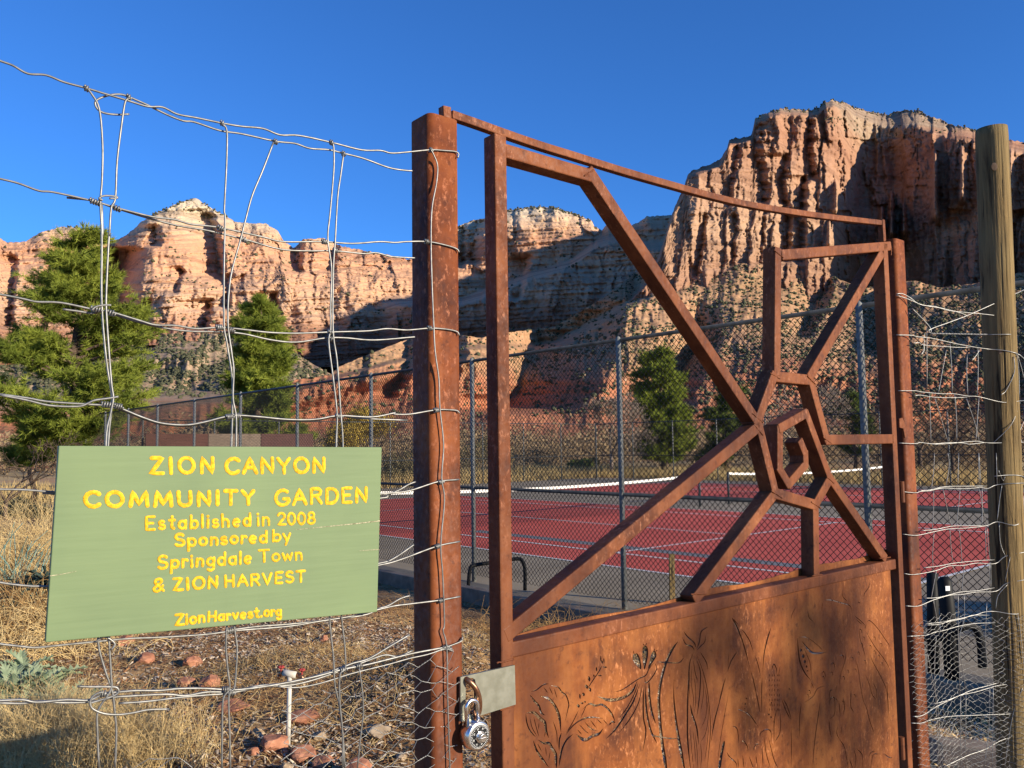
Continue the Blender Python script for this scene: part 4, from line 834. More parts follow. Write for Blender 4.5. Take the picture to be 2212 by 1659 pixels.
def cwl(a_, b_):
    off = -.004+.006*math.sin(a_*17)+.004*math.sin(b_*23+a_*9)
    p = F0+FD*a_+FN*off; return np.array([p[0], p[1], b_+.012*math.sin(a_*11)])
def clipL(a_, b_):
    return a_ < .05 and (b_ < 1.70+.1*(a_+.25) if a_ > -.25 else b_ < 1.615+.03*math.sin(a_*25))
hexnet('chicken_wire', cwl, -.78, .06, .9, 1.74, .0195, .00050, M['wire_thin'], clipL, .16, 'loose chicken wire hung on the lower fence left of the post', (F0[0]-.3, F0[1]-.2, .45), 3)

# ------------------------------------------------------------------ sign board
SG = empty('sign_board', fp(460, 1400), 'green wooden sign with carved yellow lettering wired to the fence', 'sign')
SOF = .022
def sp_(x, y, off=0.): return on_plane(x, y, F0+FN*(SOF+off), FN)
c4 = [sp_(127, 963), sp_(98, 1388), sp_(815, 1322), sp_(825, 966)]
mb = MB(); mb.prism(c4, -FN*.015); mb.build('board', M['sign'], SG, bevel=.0012)
def crack(P, w_): 
    m_ = MB(); Q = [sp_(x, y, .0006) for x, y in P]; V = []
    for i, p in enumerate(Q): V += [p+Z3*w_*(.3+.7*i/len(Q)), p-Z3*w_*(.3+.7*i/len(Q))]
    m_.add(V, [(2*i, 2*i+1, 2*i+3, 2*i+2) for i in range(len(Q)-1)]); m_.build('crack', M['crack'], SG)
M['crack'] = noisy('split in the painted plywood', (.11, .11, .06), (.5, .45, .3), 400, .9)
crack([(640, 1144), (680, 1140), (720, 1136), (770, 1131), (821, 1125)], .0010); crack([(776, 1190), (800, 1188), (820, 1187)], .0008); crack([(165, 1234), (135, 1240), (108, 1244)], .0007)
def arc(cx_, cy_, rx, ry, a0, a1, n=10): return [(cx_+rx*math.cos(R(a0+(a1-a0)*i/n)), cy_+ry*math.sin(R(a0+(a1-a0)*i/n))) for i in range(n+1)]
GL = {  # stroke letters: width, list of polylines, cap height 1, x height .62
 'Z': (.72, [[(.04, 1), (.66, 1), (.02, 0), (.70, 0)]]), 'I': (.16, [[(.08, 0), (.08, 1)]]), 'O': (.92, [arc(.46, .5, .42, .5, 90, 450, 20)]), 'N': (.76, [[(.06, 0), (.06, 1), (.70, 0), (.70, 1)]]),
 'C': (.78, [arc(.46, .5, .42, .5, 45, 315, 14)]), 'A': (.80, [[(.02, 0), (.40, 1), (.78, 0)], [(.16, .36), (.64, .36)]]), 'Y': (.74, [[(.02, 1), (.37, .48), (.72, 1)], [(.37, .48), (.37, 0)]]), 'M': (1.0, [[(.04, 0), (.14, 1), (.5, .1), (.86, 1), (.96, 0)]]),
 'U': (.80, [[(.06, 1), (.06, .35)]+arc(.40, .32, .34, .32, 180, 360, 8)+[(.74, 1)]]), 'T': (.76, [[(.02, 1), (.74, 1)], [(.38, 1), (.38, 0)]]), 'G': (.84, [arc(.46, .5, .42, .5, 50, 330, 14)+[(.82, .42), (.52, .42)]]), 'R': (.72, [[(.06, 0), (.06, 1), (.40, 1)]+arc(.40, .76, .24, .24, 90, -90, 7)+[(.08, .5)], [(.36, .5), (.68, 0)]]),
 'D': (.78, [[(.06, 0), (.06, 1), (.34, 1)]+arc(.34, .5, .40, .5, 90, -90, 9)+[(.06, 0)]]), 'E': (.64, [[(.60, 1), (.06, 1), (.06, 0), (.60, 0)], [(.06, .5), (.5, .5)]]), 'H': (.74, [[(.06, 0), (.06, 1)], [(.68, 0), (.68, 1)], [(.06, .5), (.68, .5)]]), 'V': (.74, [[(.02, 1), (.37, 0), (.72, 1)]]),
 'S': (.66, [arc(.34, .76, .27, .24, 30, 260, 9)+arc(.34, .25, .30, .25, 80, -150, 10)]), 's': (.46, [arc(.23, .46, .17, .15, 40, 260, 7)+arc(.23, .16, .19, .16, 80, -150, 8)]), 't': (.42, [[(.2, .95), (.2, .08), (.36, 0)], [(.02, .66), (.38, .66)]]), 'a': (.58, [arc(.28, .3, .24, .3, 20, 380, 14), [(.52, .62), (.52, .0)]]), 'b': (.58, [[(.06, 1), (.06, 0)], arc(.30, .3, .24, .3, 180, -180, 14)]),
 'l': (.14, [[(.07, 1), (.07, 0)]]), 'i': (.14, [[(.07, .6), (.07, 0)], [(.07, .86), (.07, .9)]]), 'h': (.56, [[(.06, 1), (.06, 0)], [(.06, .38)]+arc(.28, .38, .22, .22, 180, 0, 7)+[(.5, 0)]]), 'e': (.56, [[(.06, .34), (.48, .36)]+arc(.28, .31, .22, .30, 15, 310, 12)]), 'd': (.58, [arc(.28, .3, .24, .3, 0, 360, 14), [(.52, 1), (.52, 0)]]),
 'n': (.54, [[(.06, .62), (.06, 0)], [(.06, .38)]+arc(.27, .38, .21, .22, 180, 0, 7)+[(.48, 0)]]), 'p': (.58, [[(.06, .6), (.06, -.4)], arc(.30, .3, .24, .3, 180, -180, 14)]), 'o': (.58, [arc(.29, .31, .25, .31, 90, 450, 14)]), 'r': (.40, [[(.06, .62), (.06, 0)], [(.06, .36)]+arc(.24, .36, .18, .24, 180, 40, 5)]), 'y': (.54, [[(.03, .62), (.26, .05)], [(.5, .62), (.2, -.36)]]),
 'g': (.58, [arc(.28, .32, .24, .29, 10, 370, 14), [(.52, .62), (.52, -.2)]+arc(.30, -.2, .22, .2, 0, -150, 6)]), 'w': (.76, [[(.03, .62), (.2, 0), (.38, .55), (.56, 0), (.73, .62)]]), 'v': (.52, [[(.03, .62), (.26, 0), (.49, .62)]]), '.': (.16, [[(.07, .0), (.09, .04)]]),
 '2': (.62, [arc(.30, .72, .26, .28, 160, -30, 9)+[(.04, .0), (.60, .0)]]), '0': (.66, [arc(.33, .5, .27, .5, 90, 450, 16)]), '8': (.62, [arc(.31, .75, .22, .25, 90, 450, 12), arc(.31, .26, .27, .26, 90, 450, 12)]),
 '&': (.7, [[(.66, .02), (.14, .68)]+arc(.32, .80, .20, .19, 200, -40, 8)+[(.12, .34)]+arc(.26, .2, .2, .2, 150, 330, 7)+[(.6, .42)]]), ' ': (.3, [])}
sgr = random.Random(5)
def word(txt, a_, b_, cap, wt=.0031, gap=.20, name='lettering'):
    """baseline from a_ to b_ in crop pixels of the sign, cap height in crop pixels"""
    ga = [(x*.38462, 935.9+y*.38462) for x, y in (a_, b_)]
    A, B = sp_(*ga[0], .0006), sp_(*ga[1], .0006); up = sp_(ga[0][0], ga[0][1]-cap*.38462, .0006)-A; upn = np.linalg.norm(up)
    wt = wt*.88; tot = sum(GL[c_][0] for c_ in txt)+gap*(len(txt)-1); d_ = (B-A)/tot; upv = up
    m_ = MB(); x = 0
    for c_ in txt:
        gw, st = GL[c_]
        dy = sgr.uniform(-.03, .03); sk = sgr.uniform(-.04, .04)
        for pl in st:
            P = [A+d_*(x+px_+sk*py_)+upv*(py_+dy) for px_, py_ in pl]
            Q = []
            for i in range(len(P)-1): Q += [P[i]+(P[i+1]-P[i])*k/4 for k in range(4)]
            Q.append(P[-1]); n_ = len(Q); V = []; kk = 6
            base = len(m_.v)
            for i in range(n_):
                t_ = Q[min(i+1, n_-1)]-Q[max(i-1, 0)]; t_ /= np.linalg.norm(t_)+1e-9; sdv = np.cross(FN, t_); ww = wt*sgr.uniform(.86, 1.14); 
                for j in range(kk+1):
                    an = math.pi*j/kk; V.append(Q[i]+sdv*math.cos(an)*ww+FN*(math.sin(an)*.0006-.0002))
            F = [(i*(kk+1)+j, i*(kk+1)+j+1, (i+1)*(kk+1)+j+1, (i+1)*(kk+1)+j) for i in range(n_-1) for j in range(kk)]
            m_.add(V, F)
            for e_, tt in ((Q[0], Q[0]-Q[1]), (Q[-1], Q[-1]-Q[-2])):   # round ends
                tt = tt/(np.linalg.norm(tt)+1e-9); sdv = np.cross(FN, tt); ring = [e_+(sdv*math.cos(math.pi*k/6)+tt*math.sin(math.pi*k/6))*wt*.95-FN*.0002 for k in range(7)]
                m_.add([e_+FN*.0004]+ring, [(0, k+1, k+2) for k in range(6)])
        x += gw+gap
    m_.build(name, M['yellow'], SG, smooth=True)
word('ZION', (845, 226), (1200, 222), 86, .0030, .36); word('CANYON', (1265, 224), (1825, 220), 84, .0030, .26)
word('COMMUNITY', (475, 414), (1428, 398), 82, .0031, .34); word('GARDEN', (1545, 403), (2062, 382), 84, .0029, .26)
word('Established', (818, 540), (1408, 520), 72, .0022, .26); word('in', (1445, 520), (1515, 515), 72, .0021, .22); word('2008', (1560, 515), (1770, 505), 64, .0021, .14)
word('Sponsored', (982, 634), (1500, 611), 66, .0023, .22); word('by', (1530, 608), (1632, 602), 62, .0021, .16)
word('Springdale', (885, 761), (1412, 728), 70, .0022, .22); word('Town', (1455, 724), (1698, 710), 66, .0020, .20)
word('&', (858, 892), (922, 886), 70, .0021); word('ZION', (975, 883), (1222, 867), 64, .0023, .30); word('HARVEST', (1264, 864), (1714, 832), 62, .0022, .28)
word('Zion', (985, 1079), (1150, 1060), 58, .0022, .16); word('Harvest', (1168, 1058), (1455, 1032), 52, .0021, .20); word('.org', (1464, 1030), (1580, 1022), 50, .0021, .20)
mb = MB(); 
for q in [[(206, 1388), (225, 1375), (248, 1390), (240, 1404)]]:
    mb.tube(spline([sp_(x, y, -.016) for x, y in q], 4), .0014, 6)
mb.build('tie_wire', M['wire'], SG, smooth=True)

# ------------------------------------------------------------------ right wire fence and the round wooden post
pa = gp(1962, 1001, .0035); wpc = at(2143, 700, 2.62)
wr = .047
tp = at(2142, 279, 2.62); btm = at(2192, 1659, 2.60); btm = tp+(btm-tp)*((.35-tp[2])/(btm[2]-tp[2]))
wpo = empty('wooden_post', btm, 'round weathered wooden fence post at the right edge, taller than the gate', 'post')
mb = MB(); rgp = random.Random(2); n, k = 90, 140; V = []; cracks = [(4.2, .0, .55, .014), (4.75, .35, 1., .010), (5.3, .1, .8, .016), (3.7, .5, .95, .009), (5.0, 0, .3, .012), (4.45, .6, .9, .008)]
for i in range(n+1):
    c = btm+(tp-btm)*i/n
    for j in range(k):
        an = 2*math.pi*j/k; zf = i/n
        cr_ = 1-sum(.075*math.exp(-((an-a0-.05*math.sin(zf*9+a0*7))/(w0*1.6))**2)*max(0, min(1, (zf-s0)*12, (s1-zf)*12)) for a0, s0, s1, w0 in cracks)
        rr_ = cr_*wr*(1+.025*math.sin(3*an+i*.06)+.012*pn(np.array(j*.5), np.array(i*.12), 91)+.0)*(1.03-.03*i/n)
        if i == n: rr_ *= .97
        V.append(c+np.array([math.cos(an), math.sin(an), 0])*rr_)
mb.add(V, [(i*k+j, i*k+(j+1) % k, (i+1)*k+(j+1) % k, (i+1)*k+j) for i in range(n) for j in range(k)]+[tuple(n*k+j for j in range(k))])
o = mb.build('trunk', M['woodpost'], wpo, smooth=True); 
for (x, y, s_) in [(2148, 360, .010), (2162, 760, .008), (2172, 1230, .009)]:
    p = at(x, y, 2.62-wr*1.0); mb = MB(); disc_n = np.array([.15, -.98, .05]); 
    mb.add([p+disc_n*.0035]+[p+np.array([math.cos(a_)*s_, 0, math.sin(a_)*s_*1.3])+disc_n*.0005 for a_ in [2*math.pi*i/12 for i in range(12)]], [(0, 1+i, 1+(i+1) % 12) for i in range(12)]); mb.build('branch_knot', M['bark'], wpo, smooth=True)
Q0 = pa.copy(); Q1 = at(2130, 900, 2.56); QD = Q1-Q0; QD[2] = 0; QD /= np.linalg.norm(QD); QN = np.array([QD[1], -QD[0], 0])
def qp(x, y, off=0.): return on_plane(x, y, Q0+QN*off, QN)
wfr = empty('wire_fence', (Q0[0]+.15, Q0[1]+.03, .4), 'pale loose woven wire strung between the gate post and the wooden post', 'fence')
def A6(P): return [(1905.7+x*.2565, 553+y*.2565) for x, y in P]
def A4(P): return [(1905.7+x*.2052, 978.4+y*.2052) for x, y in P]
def A5(P): return [(1905.7+x*.2565, 1233.6+y*.2565) for x, y in P]
rg2 = random.Random(8)
def wr_(name, P, r_=.0014, off=.0):
    q = [qp(x, y, off+(.0)) for x, y in P]
    # wrap over the round post where a wire crosses it
    q2 = []
    for p in q:
        c = btm+(tp-btm)*((p[2]-btm[2])/(tp[2]-btm[2])); d_ = p-c; d_[2] = 0; L_ = np.linalg.norm(d_)
        if L_ < wr*1.04 or (abs(np.dot(d_, QD)) < wr and np.dot(d_, QN) < wr):
            t_ = np.clip(np.dot(d_, QD)/(wr*1.06), -1, 1); p = c+QD*t_*wr*1.06+QN*math.sqrt(max(0, 1-t_*t_))*wr*1.06
        q2.append(p)
    m_ = MB(); m_.tube(spline(q2, 4), r_, 6); m_.build(name, M['wire_thin'], wfr, smooth=True)
hz = [A6([(120, 320), (170, 318), (240, 355), (300, 400), (400, 425), (500, 440), (660, 480), (720, 510)]), A6([(120, 330), (240, 372), (340, 415), (440, 425), (560, 460), (700, 475), (900, 495), (1120, 525), (1135, 528)]),
      A6([(1300, 240), (1194, 285), (1100, 325), (900, 420), (720, 500), (560, 560), (400, 620), (408, 650), (430, 655)]), A6([(250, 440), (330, 520), (400, 600), (412, 645)]),
      A6([(120, 665), (250, 668), (290, 680), (400, 690), (560, 725), (650, 745), (780, 768), (900, 785), (970, 800), (1040, 825), (1080, 840), (1130, 825), (1160, 835), (1230, 900)]),
      A6([(260, 735), (310, 730), (350, 750), (560, 765), (640, 770), (740, 770)]),
      A6([(135, 1135), (280, 1135), (330, 1145), (500, 1160), (600, 1160), (720, 1180), (810, 1185), (980, 1235), (1090, 1225), (1240, 1215)]), A6([(275, 1178), (320, 1172), (440, 1190), (580, 1193), (715, 1190)]),
      A6([(140, 1575), (280, 1580), (320, 1570), (420, 1582), (560, 1572), (680, 1575), (740, 1585), (860, 1572), (930, 1575), (1120, 1570), (1240, 1570)]), A6([(420, 1586), (560, 1580), (700, 1566), (800, 1560), (870, 1574)]),
      A4([(190, 405), (350, 420), (400, 405), (500, 398), (640, 370), (800, 378), (950, 372), (1040, 362), (1110, 375), (1210, 335), (1340, 315), (1530, 318)]), A4([(395, 395), (500, 390), (660, 355), (900, 350), (1100, 348)]),
      A4([(215, 855), (360, 868), (520, 835), (700, 800), (900, 790), (1100, 765), (1210, 725), (1310, 755), (1440, 695), (1540, 690)]), A4([(410, 818), (560, 805), (740, 770), (900, 768), (1080, 765)]),
      A4([(230, 1270), (340, 1280), (560, 1240), (700, 1190), (850, 1185), (1000, 1160), (1190, 1165), (1270, 1085), (1400, 1035), (1540, 1040)]), A4([(430, 1210), (600, 1190), (760, 1160), (1000, 1135), (1180, 1125)]),
      A4([(245, 1610), (380, 1612), (520, 1555), (700, 1500), (840, 1490), (990, 1465), (1200, 1455), (1280, 1370), (1400, 1320), (1540, 1300)]), A4([(445, 1530), (600, 1520), (820, 1465), (1000, 1450), (1180, 1420)]),
      A5([(360, 445), (500, 430), (620, 405), (700, 390), (800, 365), (860, 345), (950, 340), (1070, 350), (1230, 300)]), A5([(210, 550), (370, 540), (440, 515), (500, 505), (560, 488), (640, 465), (720, 450), (800, 440), (950, 435)]), A5([(370, 455), (480, 448), (560, 425), (680, 400), (760, 372), (900, 372)]),
      A5([(260, 1225), (340, 1215), (450, 1145), (560, 1090), (660, 1045), (780, 1020), (900, 985), (1000, 960), (1230, 940)]), A5([(420, 1120), (520, 1098), (640, 1052), (760, 1000), (880, 968), (980, 940)]),
      A5([(520, 1650), (620, 1600), (740, 1545), (870, 1500), (1030, 1415), (1230, 1365)]), A5([(245, 1280), (330, 1280), (420, 1250), (560, 1225), (760, 1215), (1230, 1190)])]
for i, P in enumerate(hz): wr_(H, P, .0015 if i < 5 else .0013)
tw = A6([(410, 652), (880, 660)]); a_, b_ = qp(*tw[0], .002), qp(*tw[1], .002); m_ = MB()
for ph in (0, math.pi): m_.tube([a_+(b_-a_)*i/160+(Z3*math.sin(i*.75+ph)+QN*math.cos(i*.75+ph))*.0016 for i in range(161)], .0012, 5)
m_.build('twisted_tie', M['wire_thin'], wfr, smooth=True); wr_(H, A6([(878, 662), (1000, 670), (1136, 668)]), .0012)
for P in [A6([(375, 600), (378, 1150)]), A6([(540, 790), (505, 980), (470, 1170)]), A6([(570, 725), (585, 950), (590, 1160)]), A6([(715, 830), (712, 1000), (722, 1190)]), A6([(805, 770), (808, 950), (800, 1190)]), A6([(1050, 820), (1085, 950), (1090, 1230)]), A6([(1140, 830), (1175, 950), (1194, 1030)]),
          A6([(395, 1155), (405, 1350), (410, 1580)]), A6([(440, 1190), (500, 1380), (555, 1570)]), A6([(610, 1165), (625, 1350), (628, 1575)]), A6([(710, 1200), (790, 1440), (820, 1580)]), A6([(815, 1190), (800, 1400), (790, 1560)]), A6([(1105, 1235), (1020, 1420), (935, 1575)]), A6([(1200, 1380), (1160, 1480), (1125, 1570)]),
          A4([(550, 0), (540, 200), (515, 390)]), A4([(690, 0), (705, 130), (670, 360)]), A4([(805, 0), (795, 370)]), A4([(1015, 0), (1020, 360)]), A4([(1018, 0), (1040, 370)]), A4([(1200, 0), (1210, 335)]), A4([(1440, 0), (1445, 315)]),
          A4([(540, 400), (540, 600), (525, 830)]), A4([(640, 380), (690, 620), (730, 780)]), A4([(820, 380), (800, 600), (780, 790)]), A4([(1050, 370), (1055, 600), (1048, 770)]), A4([(1020, 370), (1060, 600), (1105, 760)]), A4([(1240, 340), (1235, 500), (1210, 720)]), A4([(1470, 330), (1445, 500), (1445, 690)]),
          A4([(545, 840), (530, 1050), (535, 1240)]), A4([(710, 800), (725, 1000), (745, 1160)]), A4([(810, 800), (830, 1000), (840, 1185)]), A4([(1085, 780), (1095, 1140)]), A4([(1100, 780), (1120, 1000), (1135, 1120)]), A4([(1230, 730), (1245, 950), (1270, 1085)]),
          A4([(570, 1240), (540, 1400), (515, 1540)]), A4([(735, 1180), (795, 1320), (830, 1490)]), A4([(865, 1190), (850, 1320), (840, 1465)]), A4([(1125, 1150), (1135, 1440)]), A4([(1140, 1150), (1150, 1450)]), A4([(1290, 1090), (1275, 1370)]), A4([(1285, 1380), (1220, 1500), (1195, 1640)]),
          A5([(430, 240), (460, 400), (490, 510)]), A5([(640, 190), (640, 500), (655, 1050)]), A5([(690, 200), (690, 400), (650, 600), (705, 1020)]), A5([(880, 270), (870, 600), (900, 850), (950, 960)]), A5([(1075, 350), (1100, 600), (1130, 950)]), A5([(380, 690), (430, 950), (470, 1150), (490, 1660)]), A5([(455, 540), (440, 800), (450, 1050), (480, 1660)]), A5([(660, 1050), (660, 1660)]), A5([(705, 1040), (700, 1660)]), A5([(905, 980), (900, 1300), (860, 1660)]), A5([(935, 980), (930, 1400), (930, 1660)]), A5([(1110, 960), (1070, 1200), (1030, 1660)]),
          A6([(820, 790), (790, 840), (755, 880)]), A6([(355, 700), (350, 780), (330, 830), (355, 790), (345, 740)]), A6([(360, 650), (350, 700), (365, 730)])]: wr_(UW, P, .0010)
wr_('wire_loop', A6([(1080, 850), (1085, 980), (1040, 1130), (1000, 1170)]), .0012, .02); wr_('wire_loop', A4([(1225, 185), (1305, 290), (1312, 250)]), .0011, .02); wr_('wire_loop', A4([(1180, 245), (1300, 232), (1400, 240), (1530, 285)]), .0014, .01)
qo = Q0.copy(); qo[2] = 0
def cwr(a_, b_):
    off = .002+.010*math.sin(a_*21+1)+.006*math.sin(b_*17); p = qo+QD*a_+QN*off
    c = btm+(tp-btm)*((b_-btm[2])/(tp[2]-btm[2])); d_ = p-c; d_[2] = 0
    if abs(np.dot(d_, QD)) < wr*1.1 and np.dot(d_, QN) < wr*1.1:
        t_ = np.clip(np.dot(d_, QD)/(wr*1.1), -1, 1); p = c+QD*t_*wr*1.1+QN*math.sqrt(max(0, 1-t_*t_))*wr*1.1
    return np.array([p[0], p[1], b_+.015*math.sin(a_*14)])
ztop = qp(2060, 1330)[2]
hexnet('chicken_wire', cwr, -.03, .62, .75, ztop+.03, .0128, .00042, M['wire_thin'], lambda a_, b_: b_ < ztop, .15, 'silvery chicken wire stretched over the lower fence right of the gate', (Q0[0]+.2, Q0[1]+.05, .42), 4)
hexnet('chicken_wire', lambda a_, b_: cwr(a_, b_)-QN*.035, -.02, .62, .75, ztop-.25, .0190, .00036, M['wire_thin'], lambda a_, b_: b_ < ztop-.3, .2, 'second crumpled layer of chicken wire low beside the wooden post', (Q0[0]+.2, Q0[1]+.10, .42), 9)
#@@PART4

# ------------------------------------------------------------------ tennis fences
def tubes_np(A, B, r_, k=3):
    """many straight thin prisms, A and B (n,3)"""
    D = B-A; D /= np.linalg.norm(D, axis=1)[:, None]; ref = np.where(np.abs(D[:, 2:3]) < .9, [[0, 0, 1.]], [[1., 0, 0]])
    N = np.cross(D, ref); N /= np.linalg.norm(N, axis=1)[:, None]; Bn = np.cross(D, N); n = len(A)
    ring = [N*math.cos(2*math.pi*j/k)+Bn*math.sin(2*math.pi*j/k) for j in range(k)]
    rr = r_ if np.isscalar(r_) else r_[:, None]
    V = np.stack([A+q*rr for q in ring]+[B+q*rr for q in ring], 1).reshape(-1, 3)
    F = np.array([(j, (j+1) % k, (j+1) % k+k, j+k) for j in range(k)])[None]+(np.arange(n)*2*k)[:, None, None]
    return V, F.reshape(-1, 4)
def chain_mesh(o3, d3, length, h, p, r_):
    n = int(length/(p/2)); m_ = int(h/(p/2)); k = np.arange(n)[:, None]; j = np.arange(m_+1)[None]
    side = (j+k) % 2; U = k*p/2+side*p/2*1.0; W = j*p/2+np.zeros_like(k)
    bulge = (side*2-1)*.002*((k % 2)*2-1)
    nn = np.array([d3[1], -d3[0], 0])
    P = o3+d3*U[..., None]+Z3*W[..., None]+nn*bulge[..., None]
    # soften every bend: wire straightens near the knuckle as in real chain link
    A = P[:, :-1]; B = P[:, 1:]
    Ak = A+(B-A)*.10; Bk = B-(B-A)*.10
    segs = [(Ak, Bk)]
    Bn = np.concatenate([P[:, 1:-1]+(P[:, 2:]-P[:, 1:-1])*.10], 1)
    segs.append((Bk[:, :-1], Bn))
    Aall = np.concatenate([a_.reshape(-1, 3) for a_, _ in segs]); Ball = np.concatenate([b_.reshape(-1, 3) for _, b_ in segs])
    return tubes_np(Aall, Ball, r_)
FH = 3.4
def court_fence(name, o3, d3, length, posts, label, p=.075, r_=.0042, h=FH, rails=(1.43,), start=.08, pr=.034):
    e = empty(name, o3, label, 'fence')
    V, F = chain_mesh(o3+Z3*start, d3, length, h-start-.02, p, r_)
    link_mesh('chain_link', np_mesh('chain_link', V, F), M['blackmesh'], e)
    nn = np.array([d3[1], -d3[0], 0])
    m_ = MB(); m_.tube([o3+Z3*h-nn*.035, o3+d3*length+Z3*h-nn*.035], .025, 10); m_.build('top_rail', M['blackpipe'], e, smooth=True)
    for z_ in rails: m_ = MB(); m_.tube([o3+Z3*z_-nn*.035, o3+d3*length+Z3*z_-nn*.035], .024, 10); m_.build('middle_rail', M['blackpipe'], e, smooth=True)
    for q in posts:
        b_ = o3+d3*q-nn*.06; m_ = MB(); m_.tube([b_-Z3*.1, b_+Z3*(h+.02), b_+Z3*(h+.05)], [pr, pr, pr*.3], 12); m_.build('post', M['galvpipe'], e, smooth=True)
    return e
def u_on_fence(x, v=8.03):
    d = ray(x, 900)[:2]; t_ = v/(d[0]*VB[0]+d[1]*VB[1]); return float(d[0]*t_*UA[0]+d[1]*t_*UA[1])
up_ = [u_on_fence(x) for x in (1872, 1346, 1027, 808, 648, 525, 425, 345, 282, 232, 190, 160)]+[36.9]
U0 = 1.6; court_fence('chain_link_fence', uv(U0, 8.03), UA, 36.9-U0, [q-U0 for q in up_]+[.2], 'tall black chain link fence along the near side of the tennis courts')
court_fence('chain_link_fence', uv(36.9, 8.03), VB, 30.4, [i*3.05 for i in range(1, 11)], 'black chain link fence closing the far left end of the courts', p=.10, r_=.0038)
court_fence('chain_link_fence', uv(36.9, 38.45), -UA, 38, [i*3.05 for i in range(0, 13)], 'distant chain link fence behind the second court', p=.11, r_=.0038)
# practice boards at the end of the court
for i, (v0, v1, mt) in enumerate([(11.0, 13.6, (.12, .055, .04)), (13.62, 16.0, (.20, .15, .11)), (16.02, 18.6, (.10, .05, .042))]):
    M['b%d' % i] = noisy('practice board paint', tuple(c*.8 for c in mt), mt, 3, .8)
    e = empty('practice_board', uv(36.3, v0), ['dark brown hitting board at the left, inside the far end fence', 'paler weathered hitting board between two brown ones', 'dark brown hitting board at the right, beside the yellow cottonwood'][i], 'board', 'hitting boards at the end of the court')
    m_ = MB(); m_.box(uv(36.3, v0, .05), VB*(v1-v0), UA*.05, Z3*2.75); m_.build('panel', M['b%d' % i], e)
    for vv in (v0+.1, v1-.1): m_ = MB(); m_.box(uv(36.36, vv-.04, 0), VB*.08, UA*.08, Z3*2.7); m_.build('support', M['woodpost'], e)
# nets
def net(v0, v1, u_, label):
    e = empty('tennis_net', uv(u_, v0), label, 'net', 'tennis nets')
    for i, vv in enumerate((v0, v1)):
        m_ = MB(); m_.tube([uv(u_, vv, 0), uv(u_, vv, 1.08)], .04, 12); m_.build('net_post', M['blackpipe'], e, smooth=True)
    def top(v): k = (v-v0)/(v1-v0); return 1.07-.14*4*k*(1-k)
    n = 40; m_ = MB(); V = []
    for i in range(n+1):
        v = v0+(v1-v0)*i/n; t_ = top(v)
        V += [uv(u_-.012, v, t_), uv(u_-.012, v, t_-.075), uv(u_+.012, v, t_-.075), uv(u_+.012, v, t_)]
    m_.add(V, [(i*4+j, i*4+(j+1) % 4, i*4+4+(j+1) % 4, i*4+4+j) for i in range(n) for j in range(4)]); m_.build('white_band', M['tape'], e)
    A, B = [], []
    for v in np.arange(v0+.06, v1, .055): A.append(uv(u_, v, .03)); B.append(uv(u_, v, top(v)-.075))
    for z_ in np.arange(.04, .94, .055):
        for i in range(12):
            va, vb = v0+(v1-v0)*i/12, v0+(v1-v0)*(i+1)/12; A.append(uv(u_, va, z_)); B.append(uv(u_, vb, z_))
    V, F = tubes_np(np.array(A), np.array(B), .0022); link_mesh('netting', np_mesh('netting', V, F), M['net'], e)
net(9.9, 22.7, 17.1, 'tennis net with white band on the nearer red court'); net(24.3, 37.2, 17.1, 'tennis net with white band on the farther red court')

# timber kerb along the fence
kerb = MB(); kerb.box(uv(-2, 6.62, -.05), UA*36, VB*.14, Z3*.30); o = kerb.build('timber_kerb', M['concrete'], bevel=.01); tag(o, 'grey weathered kerb between the garden bed and the court fence', 'kerb')
kb = MB(); a_ = on_z(1990, 1588, .42); b_ = on_z(2200, 1612, .42); d_ = b_-a_; kb.box(a_-Z3*.12, d_, np.array([.03, -.16, 0]), Z3*.13); o = kb.build('edging_slab', M['concrete'], bevel=.008); tag(o, 'pale concrete edging slab on the soil behind the right chicken wire', 'edging')
# stake
st = MB(); a_ = at(1446, 1300, 10.95); st.box(a_-Z3*.3, np.array([.07, 0, 0]), np.array([0, .05, 0]), at(1446, 1197, 10.95)-a_+Z3*.3); o = st.build('garden_stake', M['woodpost'], bevel=.004); tag(o, 'pale square wooden stake standing just behind the court fence', 'stake')
# bike racks
rk = empty('hoop_rack', at(1012, 1278, 11.8), 'low black tubular hoop standing at the foot of the court fence', 'rack')
m_ = MB(); m_.tube(spline([at(1012, 1300, 11.7), at(1012, 1262, 11.7), at(1016, 1228, 11.7), at(1030, 1220, 11.75), at(1080, 1213, 11.85), at(1118, 1207, 11.9), at(1130, 1214, 11.9), at(1134, 1235, 11.9), at(1134, 1275, 11.9)], 5), .026, 10); m_.build('hoop', M['black_metal'], rk, smooth=True)
rk = empty('bike_rack', at(2050, 1460, 6.6), 'black steel stand with thick posts and a bent side tube, right of the gate', 'rack')
m_ = MB(); m_.tube([at(2017, 1455, 6.9), at(2014, 1240, 6.9), at(2014, 1236, 6.9)], [.045, .045, .02], 14); m_.build('upright', M['black_metal'], rk, smooth=True)
m_ = MB(); m_.tube([at(2058, 1480, 6.5), at(2050, 1350, 6.5), at(2040, 1255, 6.5), at(2038, 1247, 6.5)], [.055, .055, .053, .03], 16); m_.build('upright', M['black_metal'], rk, smooth=True)
m_ = MB(); m_.tube(spline([at(2000, 1378, 6.7), at(2045, 1374, 6.5), at(2075, 1356, 6.4), at(2100, 1352, 6.4), at(2113, 1366, 6.4), at(2120, 1400, 6.4), at(2122, 1442, 6.4)], 5), .03, 12); m_.build('bent_tube', M['black_metal'], rk, smooth=True)
m_ = MB(); a_ = at(2042, 1266, 6.43); m_.box(a_, np.array([.035, .004, 0]), np.array([0, -.003, 0]), -Z3*.035); m_.build('sticker', M['dial_mark'], rk)

